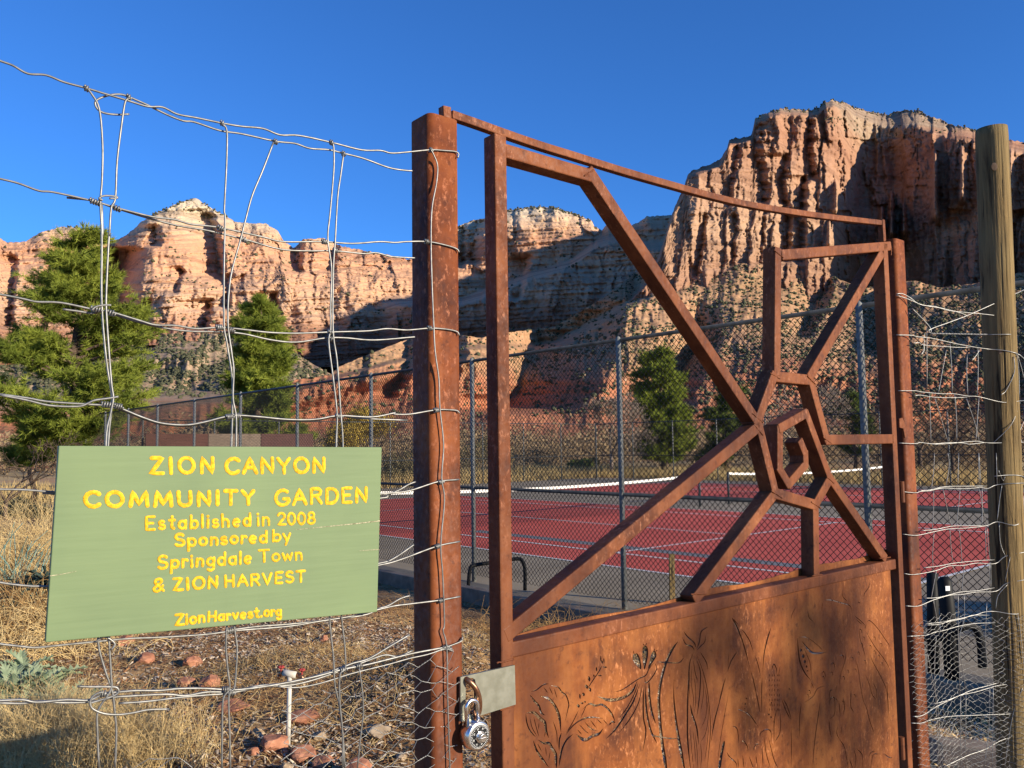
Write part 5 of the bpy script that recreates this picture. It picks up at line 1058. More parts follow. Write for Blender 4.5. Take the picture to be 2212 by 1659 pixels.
# ------------------------------------------------------------------ plants
def tri_mesh(V): return V.reshape(-1, 3), np.arange(len(V)*3).reshape(-1, 3)
def needles(P, D, n, ln, wd, spread=.9):
    """n needle triangles around each twig end"""
    k = len(P); d = rng.normal(size=(k, n, 3))*spread+D[:, None, :]*1.1; d[..., 2] += .25; d /= np.linalg.norm(d, axis=2)[..., None]
    o = P[:, None, :]+D[:, None, :]*rng.uniform(-1, .2, (k, n, 1))*ln*.9
    s_ = np.cross(d, rng.normal(size=(k, n, 3))); s_ /= np.linalg.norm(s_, axis=2)[..., None]
    L_ = ln*rng.uniform(.6, 1.15, (k, n, 1)); T_ = np.stack([o+s_*wd/2, o-s_*wd/2, o+d*L_], 2); return T_.reshape(-1, 3, 3)
def leaf_quads(P, size, squish=.6):
    k = len(P); a_ = rng.normal(size=(k, 3)); a_ /= np.linalg.norm(a_, axis=1)[:, None]; b_ = np.cross(a_, rng.normal(size=(k, 3))); b_ /= np.linalg.norm(b_, axis=1)[:, None]
    s_ = (size*rng.uniform(.6, 1.3, k))[:, None]
    Q = np.stack([P-a_*s_, P+b_*s_*squish, P+a_*s_, P-b_*s_*squish], 1); return Q.reshape(-1, 3), np.arange(k*4).reshape(-1, 4)
def foliage_mat(name, a_, b_, sc, tr=.25):
    m = noisy(name, a_, b_, sc, .7); t = NT(m); out = m.node_tree.nodes['Material Output']
    tl = t.n('ShaderNodeBsdfTranslucent'); mx = t.n('ShaderNodeMixShader'); mx.inputs[0].default_value = tr
    src = t.b.inputs['Base Color'].links[0].from_socket; t.l(src, tl.inputs[0]); t.l(t.b.outputs[0], mx.inputs[1]); t.l(tl.outputs[0], mx.inputs[2]); t.l(mx.outputs[0], out.inputs[0]); return m
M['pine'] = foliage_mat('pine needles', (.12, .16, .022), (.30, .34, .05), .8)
M['pine_dark'] = foliage_mat('dark pine needles', (.08, .11, .025), (.15, .19, .045), .8)  # darker green for two far pines and one low shrub
M['gold'] = foliage_mat('yellow cottonwood leaves', (.34, .24, .04), (.52, .38, .07), 1.5)
M['olive'] = foliage_mat('olive brush', (.13, .12, .06), (.24, .20, .10), 1.)
M['greybrush'] = foliage_mat('brown grey brush', (.20, .135, .075), (.34, .25, .14), 1.)
M['thistle'] = foliage_mat('silver thistle leaf', (.20, .26, .15), (.36, .42, .25), 9.)
M['darkleaf'] = foliage_mat('dark kale leaf', (.03, .05, .035), (.07, .10, .08), 9.)
M['bluegreen'] = foliage_mat('blue green blade', (.14, .26, .22), (.26, .40, .34), 5.)
M['grass'] = foliage_mat('dry grass', (.40, .28, .11), (.62, .46, .21), 3.)
def pine(x, Y, prof, base_y, label, seed, ntip=1500, nn=38, ln=.26, wd=.018, m_='pine', group='pine trees beyond the courts', trunk_r=.22, gaps=.5, name='pine_tree'):
    """prof: (y, left x, right x) of the crown in the photo; the crown is round in plan"""
    rg = np.random.default_rng(seed)
    g0 = at(x, base_y, Y); g0[2] = 0.
    e = empty(name, g0, label, 'tree', group)
    ys = [p[0] for p in prof]; ztop = at(x, ys[0], Y)[2]
    ppm = FX/Y
    zs = np.array([at(x, y, Y)[2] for y in ys]); hl = np.array([(x-p[1])/ppm for p in prof]); hr = np.array([(p[2]-x)/ppm for p in prof])
    tr = MB(); tr.tube([g0+np.array([math.sin(i*.9)*.12, 0, (ztop-.4)*i/10]) for i in range(11)], [trunk_r*(1-.9*i/10)+.02 for i in range(11)], 8); tk = tr.build('trunk', M['bark'], e, smooth=True)
    limbs = MB(); P = []; D = []
    nl = int(ntip/52); z_lo, z_hi = zs.min(), zs.max()
    for i in range(nl):
        f_ = (i+rg.random())/nl; z_ = z_lo+(z_hi-z_lo)*(1-(1-f_)**.9)*.985
        az = rg.random()*2*math.pi; zz = z_
        R_ = np.interp(zz, zs[::-1], (hr if math.cos(az) > 0 else hl)[::-1]); Rm_ = np.interp(zz, zs[::-1], ((hr+hl)/2)[::-1])
        R_ = (R_*abs(math.cos(az))+Rm_*(1-abs(math.cos(az))))*rg.uniform(.62, 1.06)
        a_ = g0+Z3*max(.4, z_-R_*rg.uniform(.15, .55)); b_ = g0+np.array([math.cos(az)*R_, math.sin(az)*R_, z_])
        mid = (a_+b_)/2+Z3*rg.uniform(-.2, .15)*R_
        path = spline([a_, mid, b_], 5); limbs.tube(path, [max(.012, trunk_r*.3*(1-j/len(path))) for j in range(len(path))], 5, caps=False)
        cl = rg.uniform(.35, .7)*min(1.15, .4+R_*.33)
        m = int(52*(.5+1.*rg.random()))
        t_ = rg.random(m)**.45; base = np.array([path[min(len(path)-1, int(2+q*(len(path)-3)))] for q in t_])
        off = rg.normal(size=(m, 3))*cl*np.array([.55, .55, .42]); off[:, 2] = np.abs(off[:, 2])*.9-.1
        P.append(base+off); dd = off+np.array([math.cos(az), math.sin(az), .5])*cl*.6; D.append(dd/np.linalg.norm(dd, axis=1)[:, None])
    limbs.build('limbs', M['bark'], e, smooth=True)
    V, F = tri_mesh(needles(np.concatenate(P), np.concatenate(D), nn, ln, wd)); link_mesh('crown', np_mesh('crown', V, F), M[m_], e); return e
pine(160, 30, [(503, 150, 175), (512, 118, 228), (540, 108, 238), (560, 95, 262), (590, 68, 266), (625, 60, 262), (650, 62, 300), (668, 48, 316), (714, 12, 326), (760, 6, 322), (800, -60, 318), (850, -80, 340), (885, -90, 338), (915, -60, 250), (940, 20, 160), (965, 60, 130)], 985, 'big bushy green pine rising behind the left end of the court fence', 21, ntip=5200, nn=42, ln=.27, wd=.026)
pine(558, 44, [(640, 535, 545), (655, 520, 560), (668, 515, 592), (700, 502, 610), (740, 492, 622), (780, 482, 626), (830, 476, 628), (870, 470, 636), (905, 468, 660), (935, 474, 676), (955, 480, 660)], 985, 'medium green pine with a pointed top behind the brown hitting boards', 22, ntip=4600, ln=.34, wd=.036)
pine(1433, 58, [(752, 1420, 1440), (762, 1402, 1458), (785, 1382, 1468), (820, 1372, 1478), (870, 1385, 1478), (905, 1400, 1500), (935, 1392, 1520), (955, 1372, 1515), (985, 1370, 1500)], 1036, 'bright green pine behind the nets seen between the gate bars', 23, ntip=4600, ln=.4, wd=.05)
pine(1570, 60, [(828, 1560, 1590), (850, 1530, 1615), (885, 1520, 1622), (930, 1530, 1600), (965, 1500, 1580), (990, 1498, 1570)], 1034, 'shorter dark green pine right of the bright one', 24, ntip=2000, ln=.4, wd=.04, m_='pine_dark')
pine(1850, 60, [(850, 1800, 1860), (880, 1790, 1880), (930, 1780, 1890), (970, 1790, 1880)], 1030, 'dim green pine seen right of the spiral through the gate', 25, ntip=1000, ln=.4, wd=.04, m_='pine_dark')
pine(70, 34, [(930, 60, 90), (945, 30, 125), (965, 10, 140), (990, 10, 140)], 1000, 'low rounded pine at the foot of the big one', 26, ntip=420, ln=.26, wd=.025, trunk_r=.1)
def bare_tree(x, Y, base_y, h, spread, label, seed, m_='bark_pale', depth=6, r0_=.13, name='bare_tree', group='leafless trees beyond the courts', tr_h=.25, pos=None, twig=.006):
    rg = np.random.default_rng(seed); g0 = at(x, base_y, Y) if pos is None else np.array(pos, float); g0[2] = 0. if pos is None else g0[2]
    e = empty(name, g0, label, 'tree', group); tk = MB(); A, B, Rr = [], [], []
    def grow(p, d, L_, r_, k):
        n = 3
        for i in range(n):
            d = d+rg.normal(size=3)*.13; d /= np.linalg.norm(d); q = p+d*L_/n
            A.append(p); B.append(q); Rr.append(max(twig, r_*(1-.3*i/n))); p = q
        if k == 0: return
        for _ in range(3 if k > 2 else 3):
            dd = d+rg.normal(size=3)*.55*spread; dd[2] += .12; dd /= np.linalg.norm(dd); grow(p, dd, L_*rg.uniform(.62, .85), r_*.6, k-1)
    for _ in range(3): grow(g0+Z3*h*tr_h, np.array([rg.normal()*.5, rg.normal()*.5, 1.]), h*.24, r0_*.6, depth-1)
    tk.tube([g0, g0+Z3*h*tr_h*.5, g0+Z3*h*tr_h*1.05], [r0_*1.2, r0_, r0_*.8], 8); tk.build('trunk', M[m_], e, smooth=True)
    V, F = tubes_np(np.array(A), np.array(B), np.array(Rr)); link_mesh('branches', np_mesh('branches', V, F), M[m_], e); return e, np.array(B)
bare_tree(1322, 56, 1040, 5.6, 1.1, 'wide leafless tree with fine twigs left of the bright pine', 31, depth=7, twig=.012)
bare_tree(1650, 60, 1036, 5.5, 1., 'pale leafless tree behind the second net', 32, depth=6, twig=.014)
bare_tree(1730, 50, 1036, 6.2, .9, 'leafless tree seen through the upper loop of the gate', 33, depth=6, twig=.012)
bare_tree(2060, 44, 1040, 5.2, 1.2, 'dark leafless tree seen through the right wire fence', 34, m_='bark', depth=6, twig=.012)
bare_tree(1990, 50, 1040, 5.8, 1.1, 'brown leafless tree just right of the gate post', 35, m_='bark', depth=6, twig=.012)
bare_tree(14, 22, 1040, 3.2, 1.1, 'small dark leafless tree at the left edge below the big pine', 36, m_='bark', depth=5, r0_=.06, twig=.006)
# yellow cottonwood
e, Bt = bare_tree(800, 48, 1000, 4.2, 1.1, 'small cottonwood with yellow autumn leaves behind the end fence', 37, m_='bark', depth=6, name='cottonwood_tree', r0_=.1, twig=.01)
P = np.repeat(Bt[len(Bt)//4:], 7, 0); P = P+rng.normal(size=P.shape)*.22; V, F = leaf_quads(P, .055); link_mesh('leaves', np_mesh('leaves', V, F), M['gold'], e)
def bush(x, base_y, Y, wpx, hpx, m_, label, seed, n=2500, sz=.06, name='shrub', group='shrubs in the field beyond the courts'):
    rg = np.random.default_rng(seed); g0 = at(x, base_y, Y); g0[2] = 0; e = empty(name, g0, label, 'shrub', group); W = wpx/FX*Y/2; Hh = hpx/FX*Y
    k = 9; C_ = np.stack([rg.uniform(-.6, .6, k)*W, rg.uniform(-.6, .6, k)*W, rg.uniform(.25, .7, k)*Hh], 1); idx = rg.integers(0, k, n)
    d = rg.normal(size=(n, 3)); d /= np.linalg.norm(d, axis=1)[:, None]; P = g0+C_[idx]+d*(rg.uniform(.5, 1, (n, 1))**.5)*np.array([W*.45, W*.45, Hh*.36]); P[:, 2] = np.maximum(P[:, 2], .02)
    V, F = leaf_quads(P, sz, .35); link_mesh('foliage', np_mesh('foliage', V, F), M[m_], e)
    st_ = MB(); 
    for i in range(6): st_.tube([g0, g0+C_[i]], [.03, .01], 4)
    st_.build('stems', M['bark'], e)
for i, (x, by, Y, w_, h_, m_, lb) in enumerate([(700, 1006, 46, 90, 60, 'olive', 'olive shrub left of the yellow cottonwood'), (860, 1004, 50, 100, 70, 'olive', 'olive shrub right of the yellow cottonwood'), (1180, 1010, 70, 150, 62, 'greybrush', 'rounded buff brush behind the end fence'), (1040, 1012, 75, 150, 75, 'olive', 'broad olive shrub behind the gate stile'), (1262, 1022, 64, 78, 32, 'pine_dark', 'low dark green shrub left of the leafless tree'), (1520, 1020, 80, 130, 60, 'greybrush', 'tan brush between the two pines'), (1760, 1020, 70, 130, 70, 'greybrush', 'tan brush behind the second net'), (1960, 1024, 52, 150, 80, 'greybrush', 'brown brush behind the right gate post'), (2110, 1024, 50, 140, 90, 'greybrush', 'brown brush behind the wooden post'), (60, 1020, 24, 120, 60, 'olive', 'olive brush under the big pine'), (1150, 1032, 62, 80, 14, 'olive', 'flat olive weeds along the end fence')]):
    bush(x, by, Y, w_, h_, m_, lb, 50+i, sz=.05+Y*.0009)
# dense brown brush as one mass along the foot of the slopes
n = 90000; X_ = rng.uniform(-260, 2500, n); Yd = rng.uniform(75, 150, n); g_ = np.stack([at(0, 960, 1.)*0+np.array([0, 0, 0])]*1)
Px = np.stack([(X_-1106)/FX*Yd, Yd, np.zeros(n)], 1); hgt = 3.4+2.6*pn(Px[:, 0]/9., Px[:, 1]/9., 95)+1.2*pn(Px[:, 0]/3., Px[:, 1]/3., 96); Px[:, 2] = rng.random(n)**.7*np.maximum(hgt, .15)
V, F = leaf_quads(Px, .24, .4); tag(link_mesh('brush', np_mesh('brush', V, F), M['greybrush']), 'brown and grey scrub along the foot of the canyon slopes', 'brush', kind='stuff')
# dry grass beyond the fences
def blades(P, h, wd, lean=.35):
    n = len(P); t_ = rng.normal(size=(n, 3))*lean; t_[:, 2] = 1; t_ /= np.linalg.norm(t_, axis=1)[:, None]; s_ = np.cross(t_, rng.normal(size=(n, 3))); s_ /= np.linalg.norm(s_, axis=1)[:, None]
    L_ = h[:, None]; return tri_mesh(np.stack([P-s_*wd/2, P+s_*wd/2, P+t_*L_], 1))
n = 46000; U_ = rng.uniform(0, 1, n); far = rng.random(n) < .5
Ug = np.where(far, rng.uniform(37.3, 52, n), rng.uniform(-5, 52, n)); Vg = np.where(far, rng.uniform(-6, 48, n), rng.uniform(39.4, 50, n))
P = UA[None]*Ug[:, None]+VB[None]*Vg[:, None]; V, F = blades(P, rng.uniform(.25, .75, n)*(1+.5*pn(P[:, 0]/4, P[:, 1]/4, 97)), .05)
tag(link_mesh('dry_grass', np_mesh('dry_grass', V, F), M['grass']), 'pale yellow dry grass in the field behind the courts', 'grass', kind='stuff')
#@@PART5

# ------------------------------------------------------------------ garden bed: mulch, straw, stones and plants
def gz(x, y): return float(garden_z(np.array(float(x)), np.array(float(y))))
def on_garden(x, y):
    """where the ray through a photo point meets the bed"""
    d = ray(x, y); t_ = (.4-EYE)/d[2]
    for _ in range(8): p = O+d*t_; t_ = (gz(p[0], p[1])-EYE)/d[2]
    return O+d*t_
def in_bed(n, xr, yr, sd_):
    rg = np.random.default_rng(sd_); X = rg.uniform(*xr, n); Y = rg.uniform(*yr, n); v = X*VB[0]+Y*VB[1]; k = (v < 6.55); X, Y = X[k], Y[k]
    return np.stack([X, Y, garden_z(X, Y)], 1), rg
def chips(n, xr, yr, ln, wd, mtl, name, label, cat, sd_, lift=.012, maskf=None):
    P, rg = in_bed(n, xr, yr, sd_)
    if maskf is not None: P = P[rg.random(len(P)) < maskf(P)]
    k = len(P); a_ = rg.uniform(0, 2*math.pi, k); d = np.stack([np.cos(a_), np.sin(a_), rg.normal(size=k)*.35], 1); s_ = np.cross(d, np.stack([rg.normal(size=k)*.5, rg.normal(size=k)*.5, np.ones(k)], 1)); s_ /= np.linalg.norm(s_, axis=1)[:, None]
    L_ = (ln*rg.uniform(.4, 1.3, k))[:, None]; W_ = (wd*rg.uniform(.5, 1.3, k))[:, None]; P = P+np.array([0, 0, 1.])*(lift*rg.random(k))[:, None]
    V = np.stack([P-d*L_-s_*W_, P+d*L_-s_*W_*.6, P+d*L_*.9+s_*W_*.7, P-d*L_*.8+s_*W_], 1).reshape(-1, 3)
    tag(link_mesh(name, np_mesh(name, V, np.arange(k*4).reshape(-1, 4)), mtl), label, cat, kind='stuff')
M['chip'] = noisy('grey wood chips', (.20, .155, .11), (.62, .52, .39), 11, .9)
M['chip_red'] = noisy('red brown bark chips', (.13, .06, .028), (.34, .18, .085), 11, .9)
chips(52000, (-4.5, 1.6), (3.3, 8.6), .020, .006, M['chip'], 'wood_chips', 'grey and tan wood chip mulch over the garden bed', 'mulch', 201, maskf=lambda P: np.clip(.55+1.6*pn(P[:, 0]*1.1, P[:, 1]*1.3, 202)+.25*sstep(6., 4.5, P[:, 1]), .04, 1))
chips(42000, (-4.5, 3.6), (3.4, 9.5), .022, .006, M['chip_red'], 'bark_litter', 'red brown bark litter over the garden bed', 'mulch', 203)
chips(42000, (-4.2, 4.2), (3.4, 9.0), .040, .0012, M['straw'], 'straw_litter', 'thin straw scattered over the garden bed', 'straw', 204, .03, maskf=lambda P: np.clip(.35+2.2*pn(P[:, 0]*.9, P[:, 1]*1.1, 205)+np.exp(-((P[:, 0]+.3)**2+(P[:, 1]-5.7)**2)/.4), .05, 1))
chips(40000, (-3.2, 1.2), (4.4, 7.6), .030, .0016, M['straw_dark'], 'dead_stalks', 'brown dead stalks heaped on the mounds behind the post', 'straw', 206, .07, maskf=lambda P: np.clip(1.2*np.exp(-((P[:, 0]+1.5)**2+(P[:, 1]-6.0)**2)/.5)+.9*np.exp(-((P[:, 0]+.4)**2+(P[:, 1]-5.6)**2)/.5)+.12, 0, 1))
M['redrock'] = noisy('red sandstone', (.26, .105, .06), (.42, .20, .12), 14, .95, .6, .01)
M['tanrock'] = noisy('tan sandstone', (.28, .20, .12), (.42, .32, .21), 14, .95, .6, .01)
def stone(x, y, wpx, hpx, m_, label, sd_):
    rg = np.random.default_rng(sd_); g0 = on_garden(x, y); W = wpx/FX*g0[1]/2; Hh = hpx/FX*g0[1]
    import bmesh
    bm = bmesh.new(); bmesh.ops.create_icosphere(bm, subdivisions=3, radius=1)
    ns = rg.normal(size=(9, 3)); ns /= np.linalg.norm(ns, axis=1)[:, None]; ds = rg.uniform(.55, .85, 9)
    for v_ in bm.verts:
        p = np.array(v_.co)
        for q, dd in zip(ns, ds):
            k = np.dot(p, q)
            if k > dd: p = p-q*(k-dd)
        p = p*(1+.04*rg.normal()); v_.co = (p[0]*W*1.15, p[1]*W*rg.uniform(.98, 1.02), p[2]*Hh*.62)
    me = bpy.data.meshes.new('stone'); bm.to_mesh(me); bm.free(); o = link_mesh('stone', me, M[m_]); o.location = (g0[0], g0[1], g0[2]+Hh*.28); o.rotation_euler = (0, 0, rg.random()*6)
    tag(o, label, 'stone', 'stones lying in the garden bed')
for i, a_ in enumerate([(314, 1428, 44, 20, 'redrock', 'flat red stone below the left part of the sign'), (416, 1438, 40, 22, 'redrock', 'red stone left of the double upright wire below the sign'), (405, 1484, 38, 26, 'redrock', 'angular red stone in the middle of the wood chips'), (455, 1486, 46, 32, 'redrock', 'larger broken red stone leaning beside the double wire'), (268, 1392, 40, 22, 'redrock', 'dark red stone half hidden under the lower left edge of the sign'),
                        (505, 1532, 70, 22, 'redrock', 'long red stone behind the bottom wire bundle'), (655, 1560, 72, 26, 'redrock', 'long red stone right of the double wire'), (690, 1598, 36, 20, 'tanrock', 'yellowish stone next to the white standpipe'), (590, 1618, 60, 34, 'redrock', 'round red boulder at the foot of the white standpipe'), (560, 1592, 30, 22, 'tanrock', 'small tan stone left of the white standpipe'), (548, 1628, 26, 18, 'redrock', 'small dark red stone low left of the standpipe'),
                        (655, 1640, 54, 32, 'redrock', 'red boulder right of the standpipe foot'), (700, 1655, 50, 28, 'redrock', 'dull red stone at the bottom edge right of the standpipe'), (815, 1585, 62, 22, 'tanrock', 'flat orange slab left of the gate post'), (866, 1640, 26, 16, 'tanrock', 'pale chunk of stone beside the gate post foot'), (770, 1668, 66, 30, 'redrock', 'flat pink stone at the bottom edge beside the gate post'), (70, 1310, 30, 16, 'redrock', 'red stone left of the sign'), (40, 1345, 20, 12, 'redrock', 'small red stone at the left edge'),
                        (700, 1385, 20, 14, 'redrock', 'small red stone under the right part of the sign'), (620, 1660, 24, 16, 'tanrock', 'small tan stone at the bottom edge under the standpipe')]): stone(*a_, 300+i)
# standpipe with two taps
g0 = on_garden(622, 1612); Yp = g0[1]; sp = empty('water_standpipe', g0, 'white plastic water standpipe with a tee and two red tap handles', 'standpipe')
top_ = at(626, 1457, Yp); m_ = MB(); m_.tube([g0-Z3*.05, (g0+top_)/2, top_], .0125, 14); m_.build('riser', M['white_pipe'], sp, smooth=True)
m_ = MB(); m_.tube([at(612, 1452, Yp), at(626, 1456, Yp), at(640, 1458, Yp)], .019, 12); m_.build('tee', M['white_pipe'], sp, smooth=True)
m_ = MB(); m_.tube([at(604, 1458, Yp), at(612, 1452, Yp)], .014, 10); m_.tube([at(604, 1458, Yp), at(602, 1466, Yp)], .010, 10); m_.build('tap', M['bronze'], sp, smooth=True)
m_ = MB(); m_.tube([at(640, 1458, Yp), at(652, 1462, Yp), at(656, 1470, Yp)], .013, 10); m_.build('tap', M['bronze'], sp, smooth=True)
for x, y in [(607, 1441), (652, 1447)]:
    c_ = at(x, y, Yp); m_ = MB(); 
    for k in range(6):
        a_ = 2*math.pi*k/6; m_.tube([c_, c_+np.array([math.cos(a_), math.sin(a_)*.5, .25*math.sin(a_)])*.019], .006, 6)
    m_.tube([c_-Z3*.035, c_], .005, 6); m_.build('tap_handle', M['red_handle'], sp, smooth=True)
# plants
def strands(g0, n, h, spread, mtl, parent, name, sd_, r_=.0022, curl=.5, bend=.5, up=1., seg=7, base=.15):
    rg = np.random.default_rng(sd_); A, B, Rr = [], [], []
    for _ in range(n):
        p = g0+np.array([rg.normal()*base, rg.normal()*base, 0]); p[2] = gz(p[0], p[1]) if abs(g0[2]-.3) < .4 else g0[2]; d = np.array([rg.normal()*spread, rg.normal()*spread, up]); d /= np.linalg.norm(d); L_ = h*rg.uniform(.45, 1.15)/seg; bd = rg.normal(size=3)*curl
        for i in range(seg):
            q = p+d*L_; A.append(p); B.append(q); Rr.append(r_*(1-.7*i/seg)); p = q; d = d+bd*.3+rg.normal(size=3)*curl*.35-np.array([0, 0, bend*.12*i]); d /= np.linalg.norm(d)
    V, F = tubes_np(np.array(A), np.array(B), np.array(Rr)); return link_mesh(name, np_mesh(name, V, F), mtl, parent)
def jag_leaf(m_, p, d, L_, W_, sd_, droop=.6, teeth=7):
    rg = random.Random(sd_); d = d/np.linalg.norm(d); s_ = np.cross(d, Z3); s_ /= np.linalg.norm(s_); V = []; n = teeth*2
    for i in range(n+1):
        t_ = i/n; c = p+d*L_*t_-Z3*droop*L_*t_*t_*.6; w_ = W_*math.sin(math.pi*min(1, t_*.9+.08))**.7*(1. if i % 2 else .45)*rg.uniform(.85, 1.15)
        up_ = Z3*w_*.35; fwd_ = d*L_*.05*(1 if i % 2 else 0); V += [c-s_*w_+up_+fwd_, c, c+s_*w_+up_+fwd_]
    F = []
    for i in range(n): F += [(3*i, 3*i+1, 3*i+4, 3*i+3), (3*i+1, 3*i+2, 3*i+5, 3*i+4)]
    m_.add(V, F)
def rosette(x, y, n, L_, W_, mtl, label, sd_, name='thistle_plant', cat='plant', group=None, teeth=7, Y=None, lift=0.):
    g0 = on_garden(x, y) if Y is None else at(x, y, Y); g0 = g0+Z3*lift; rg = random.Random(sd_); e = empty(name, g0, label, cat, group); m_ = MB()
    for i in range(n):
        a_ = rg.uniform(0, 2*math.pi); el = rg.uniform(.1, 1.5); jag_leaf(m_, g0+np.array([rg.uniform(-.05, .05), rg.uniform(-.05, .05), rg.uniform(0, .06)]), np.array([math.cos(a_), math.sin(a_), el]), L_*rg.uniform(.6, 1.15), W_*rg.uniform(.7, 1.2), rg.random(), rg.uniform(.3, 1.2), teeth)
    o = m_.build('leaves', M[mtl], e); m_ = MB(); m_.tube([g0-Z3*.02, g0+Z3*.08], .02, 8); m_.build('stem', M['straw'], e); return e
gp_ = 'silver thistle plants at the left edge'
rosette(20, 1510, 34, .34, .055, 'thistle', 'silver green thistle at the very left edge of the bed', 401, group=gp_)
rosette(85, 1500, 34, .34, .055, 'thistle', 'biggest silver green thistle, below the lower left corner of the sign', 402, group=gp_)
rosette(140, 1545, 28, .28, .05, 'thistle', 'yellowish green thistle nearest the knotted bottom wires', 403, group=gp_)
rosette(45, 1470, 24, .30, .05, 'thistle', 'silver green thistle at the back of the clump', 404, group=gp_)
rosette(100, 1215, 40, .40, .035, 'darkleaf', 'dark green long leaved plant beside the sign edge', 405, name='leafy_plant', teeth=3, Y=8.2, lift=-.25)
def dry_plant(name, x, y, n, h, spread, mtl, label, cat, sd_, Y=None, **k):
    g0 = on_garden(x, y) if Y is None else at(x, y, Y)
    if Y is not None: g0[2] = gz(g0[0], g0[1])
    e = empty(name, g0, label, cat); strands(g0, n, h, spread, M[mtl], e, 'stalks', sd_, **k); return e
for i, (x, y, n, h, lb) in enumerate([(40, 1655, 900, .42, 'dense dry grass tuft at the bottom left corner'), (130, 1650, 900, .42, 'dense dry grass tuft left of the doubled upright wires'), (215, 1655, 800, .40, 'dry grass tuft behind the knotted loop of wire'), (285, 1640, 500, .34, 'thin dry grass tuft leaning right of the knotted loop'), (90, 1590, 600, .34, 'dry grass tuft growing under the silver thistles'), (345, 1660, 260, .26, 'small sparse dry tuft at the bottom edge')]):
    dry_plant('grass_tuft', x, y, n, h, .38, 'straw', lb, 'grass tuft', 420+i, r_=.0016, curl=.22, bend=.35, base=.16)
dry_plant('dead_bush', 40, 1400, 900, .75, .75, 'straw', 'tangled curly dead bush left of the sign', 'bush', 431, r_=.003, curl=1.1, bend=.6, base=.38, seg=10)
dry_plant('dead_bush', 95, 1372, 600, .65, .7, 'straw_dark', 'brown tangled dead bush touching the sign edge', 'bush', 432, r_=.003, curl=1.1, bend=.6, base=.30, seg=10)
dry_plant('straw_bush', 90, 1150, 1500, 1.25, .42, 'straw', 'tall pale straw coloured bush left of the sign top', 'bush', 433, Y=9.6, r_=.0035, curl=.35, bend=.3, base=.42)
dry_plant('straw_bush', 0, 1180, 1200, 1.0, .42, 'straw', 'pale straw coloured bush at the left edge', 'bush', 434, Y=9.0, r_=.0035, curl=.4, bend=.3, base=.45)
dry_plant('straw_bush', 20, 1260, 700, .75, .6, 'straw_dark', 'brown dead stems between the pale bushes and the mulch', 'bush', 435, Y=7.8, r_=.0035, curl=.7, bend=.4, base=.45)
e = dry_plant('blue_grass_plant', 20, 1150, 46, 1.0, .35, 'bluegreen', 'blue green bladed plant at the left edge', 'plant', 436, Y=8.4, r_=.010, curl=.12, bend=.3, base=.10)
# tangle of dead weeds and wire at the foot of the court fence
for i, (x, y, Y, n, h, lb) in enumerate([(1150, 1345, 8.6, 260, .5, 'grey tangle of dead weeds right of the gate stile'), (1240, 1372, 8.0, 320, .55, 'grey tangle of dead weeds under the long diagonal gate bar'), (1340, 1340, 8.6, 260, .5, 'dead weeds at the foot of the fence post behind the gate'), (1440, 1320, 9.0, 200, .45, 'dead weeds behind the panel rail of the gate'), (900, 1300, 9.6, 160, .35, 'dead weeds on the kerb left of the gate post'), (1560, 1330, 8.2, 160, .6, 'tall thin dead weeds right of the long spoke')]):
    dry_plant('dead_weeds', x, y, n, h, .9, 'straw_dark', lb, 'weeds', 440+i, Y=Y, r_=.0022, curl=.8, bend=.5, base=.45, seg=9)
for i, (x, y, n) in enumerate([(560, 1440, 120), (770, 1430, 150), (1030, 1400, 200), (700, 1500, 90), (840, 1500, 90)]):
    dry_plant('dead_weeds', x, y, n, .16, .9, 'straw', ['thin straw weeds below the sign centre', 'straw weeds below the right part of the sign', 'straw weeds on the mound between post and gate', 'straw weeds right of the standpipe', 'straw weeds next to the left gate post'][i], 'weeds', 450+i, r_=.0016, curl=.7, bend=.5, base=.28)
# fallen leaves at lower right
M['leaf'] = noisy('fallen yellow leaves', (.42, .26, .08), (.62, .44, .20), 20, .7)
chips(1500, (1.7, 3.8), (3.0, 6.2), .018, .012, M['leaf'], 'fallen_leaves', 'yellow fallen leaves on the soil right of the gate', 'leaves', 460, .03)
chips(9000, (1.6, 4.4), (3.0, 6.6), .022, .006, M['chip'], 'wood_chips', 'wood chips on the shaded soil right of the gate', 'mulch', 461, .02)
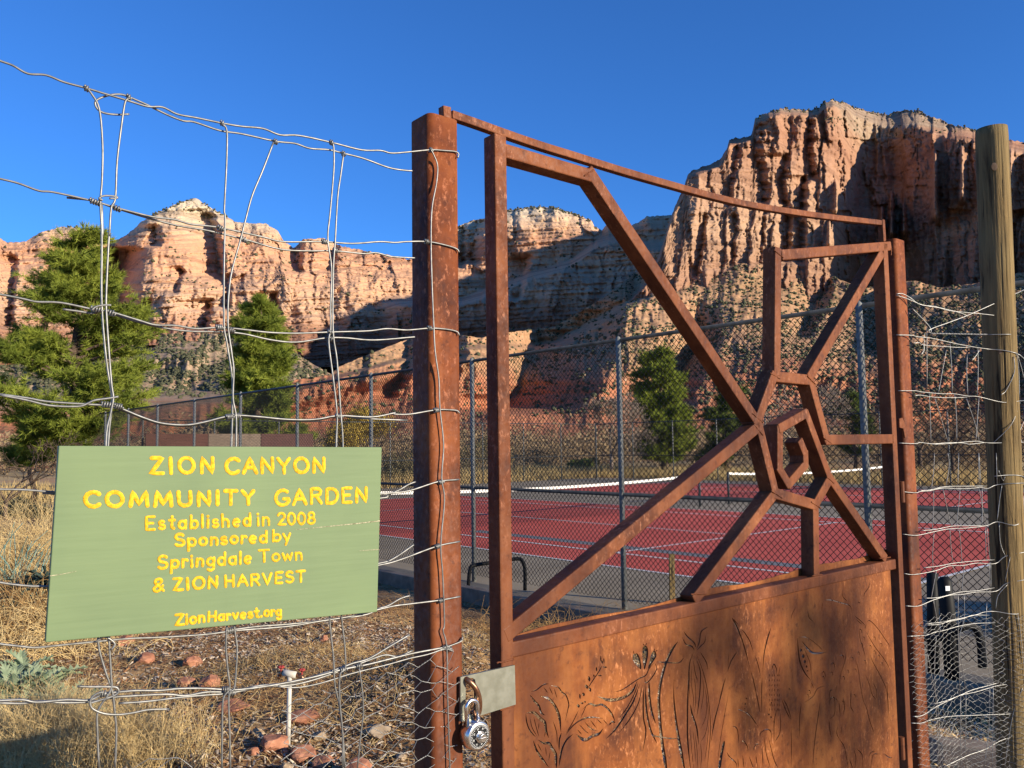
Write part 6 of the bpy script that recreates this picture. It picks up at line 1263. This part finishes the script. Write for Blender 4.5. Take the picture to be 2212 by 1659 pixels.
# unseen trees added to cast shade on the near court, fence foot and gate
def shade_tree(pos, h, cw, ch, label, sd_, nleaf, sz, m_='olive'):
    rg = np.random.default_rng(sd_); g0 = np.array([pos[0], pos[1], gz(*pos)]); e, Bt = bare_tree(0, 1, 0, h, .9, label, sd_, m_='bark', depth=5, r0_=.09, group=None, pos=g0, twig=.008, name='unseen_shade_tree')
    k = len(Bt); P = np.repeat(Bt[k//3:], nleaf, 0); P = P+rg.normal(size=P.shape)*.16; V, F = leaf_quads(P, sz, .5); link_mesh('leaves', np_mesh('leaves', V, F), M[m_], e)
shade_tree((13.5, .6), 3.4, 2, 2, 'unseen leafy tree added to shade the near court, nearest the court fence', 471, 10, .09)
shade_tree((17.0, 3.2), 4.0, 2, 2, 'unseen leafy tree added to shade the near court, beyond the right fence', 472, 10, .09)
dist = 15.; e = None  # unseen sapling: leaf clumps set back along the sun from chosen gate points
blobs_ = [(1820, 1340, .10, .16), (1835, 1420, .09, .22), (1800, 1500, .08, .18), (1715, 1400, .05, .16), (1580, 1370, .06, .10), (1720, 1560, .09, .14), (1850, 1600, .10, .14), (1620, 1500, .04, .10), (1905, 1500, .05, .12), (1500, 1420, .05, .08), (1760, 1330, .05, .06)]
svn = np.array(sv); Cs = [gp(x, y)+svn*dist for x, y, _, _ in blobs_]; cg = np.mean(Cs, 0); g0 = np.array([cg[0]+.1, cg[1], gz(cg[0], cg[1])])
e = empty('unseen_sapling', g0, 'unseen slender sapling added so its leaf clumps dapple the gate panel', 'tree'); m_ = MB(); m_.tube([g0, g0+Z3*(cg[2]-g0[2])*.5+np.array([.03, 0, 0]), g0*np.array([1, 1, 0])+Z3*(cg[2]+.3)], [.03, .022, .008], 8)
m_.build('trunk', M['bark'], e, smooth=True); m_ = MB(); Pl = []
for c_, (_, _, rw, rh) in zip(Cs, blobs_):
    m_.tube([np.array([g0[0], g0[1], c_[2]-.25]), (c_+np.array([g0[0], g0[1], c_[2]-.2]))/2, c_], [.008, .006, .004], 5)
    Pl.append(c_+rng.normal(size=(95, 3))*np.array([rw, rw, rh])*.6)
m_.build('twigs', M['bark'], e); V, F = leaf_quads(np.concatenate(Pl), .028, .5); link_mesh('leaves', np_mesh('leaves', V, F), M['olive'], e)
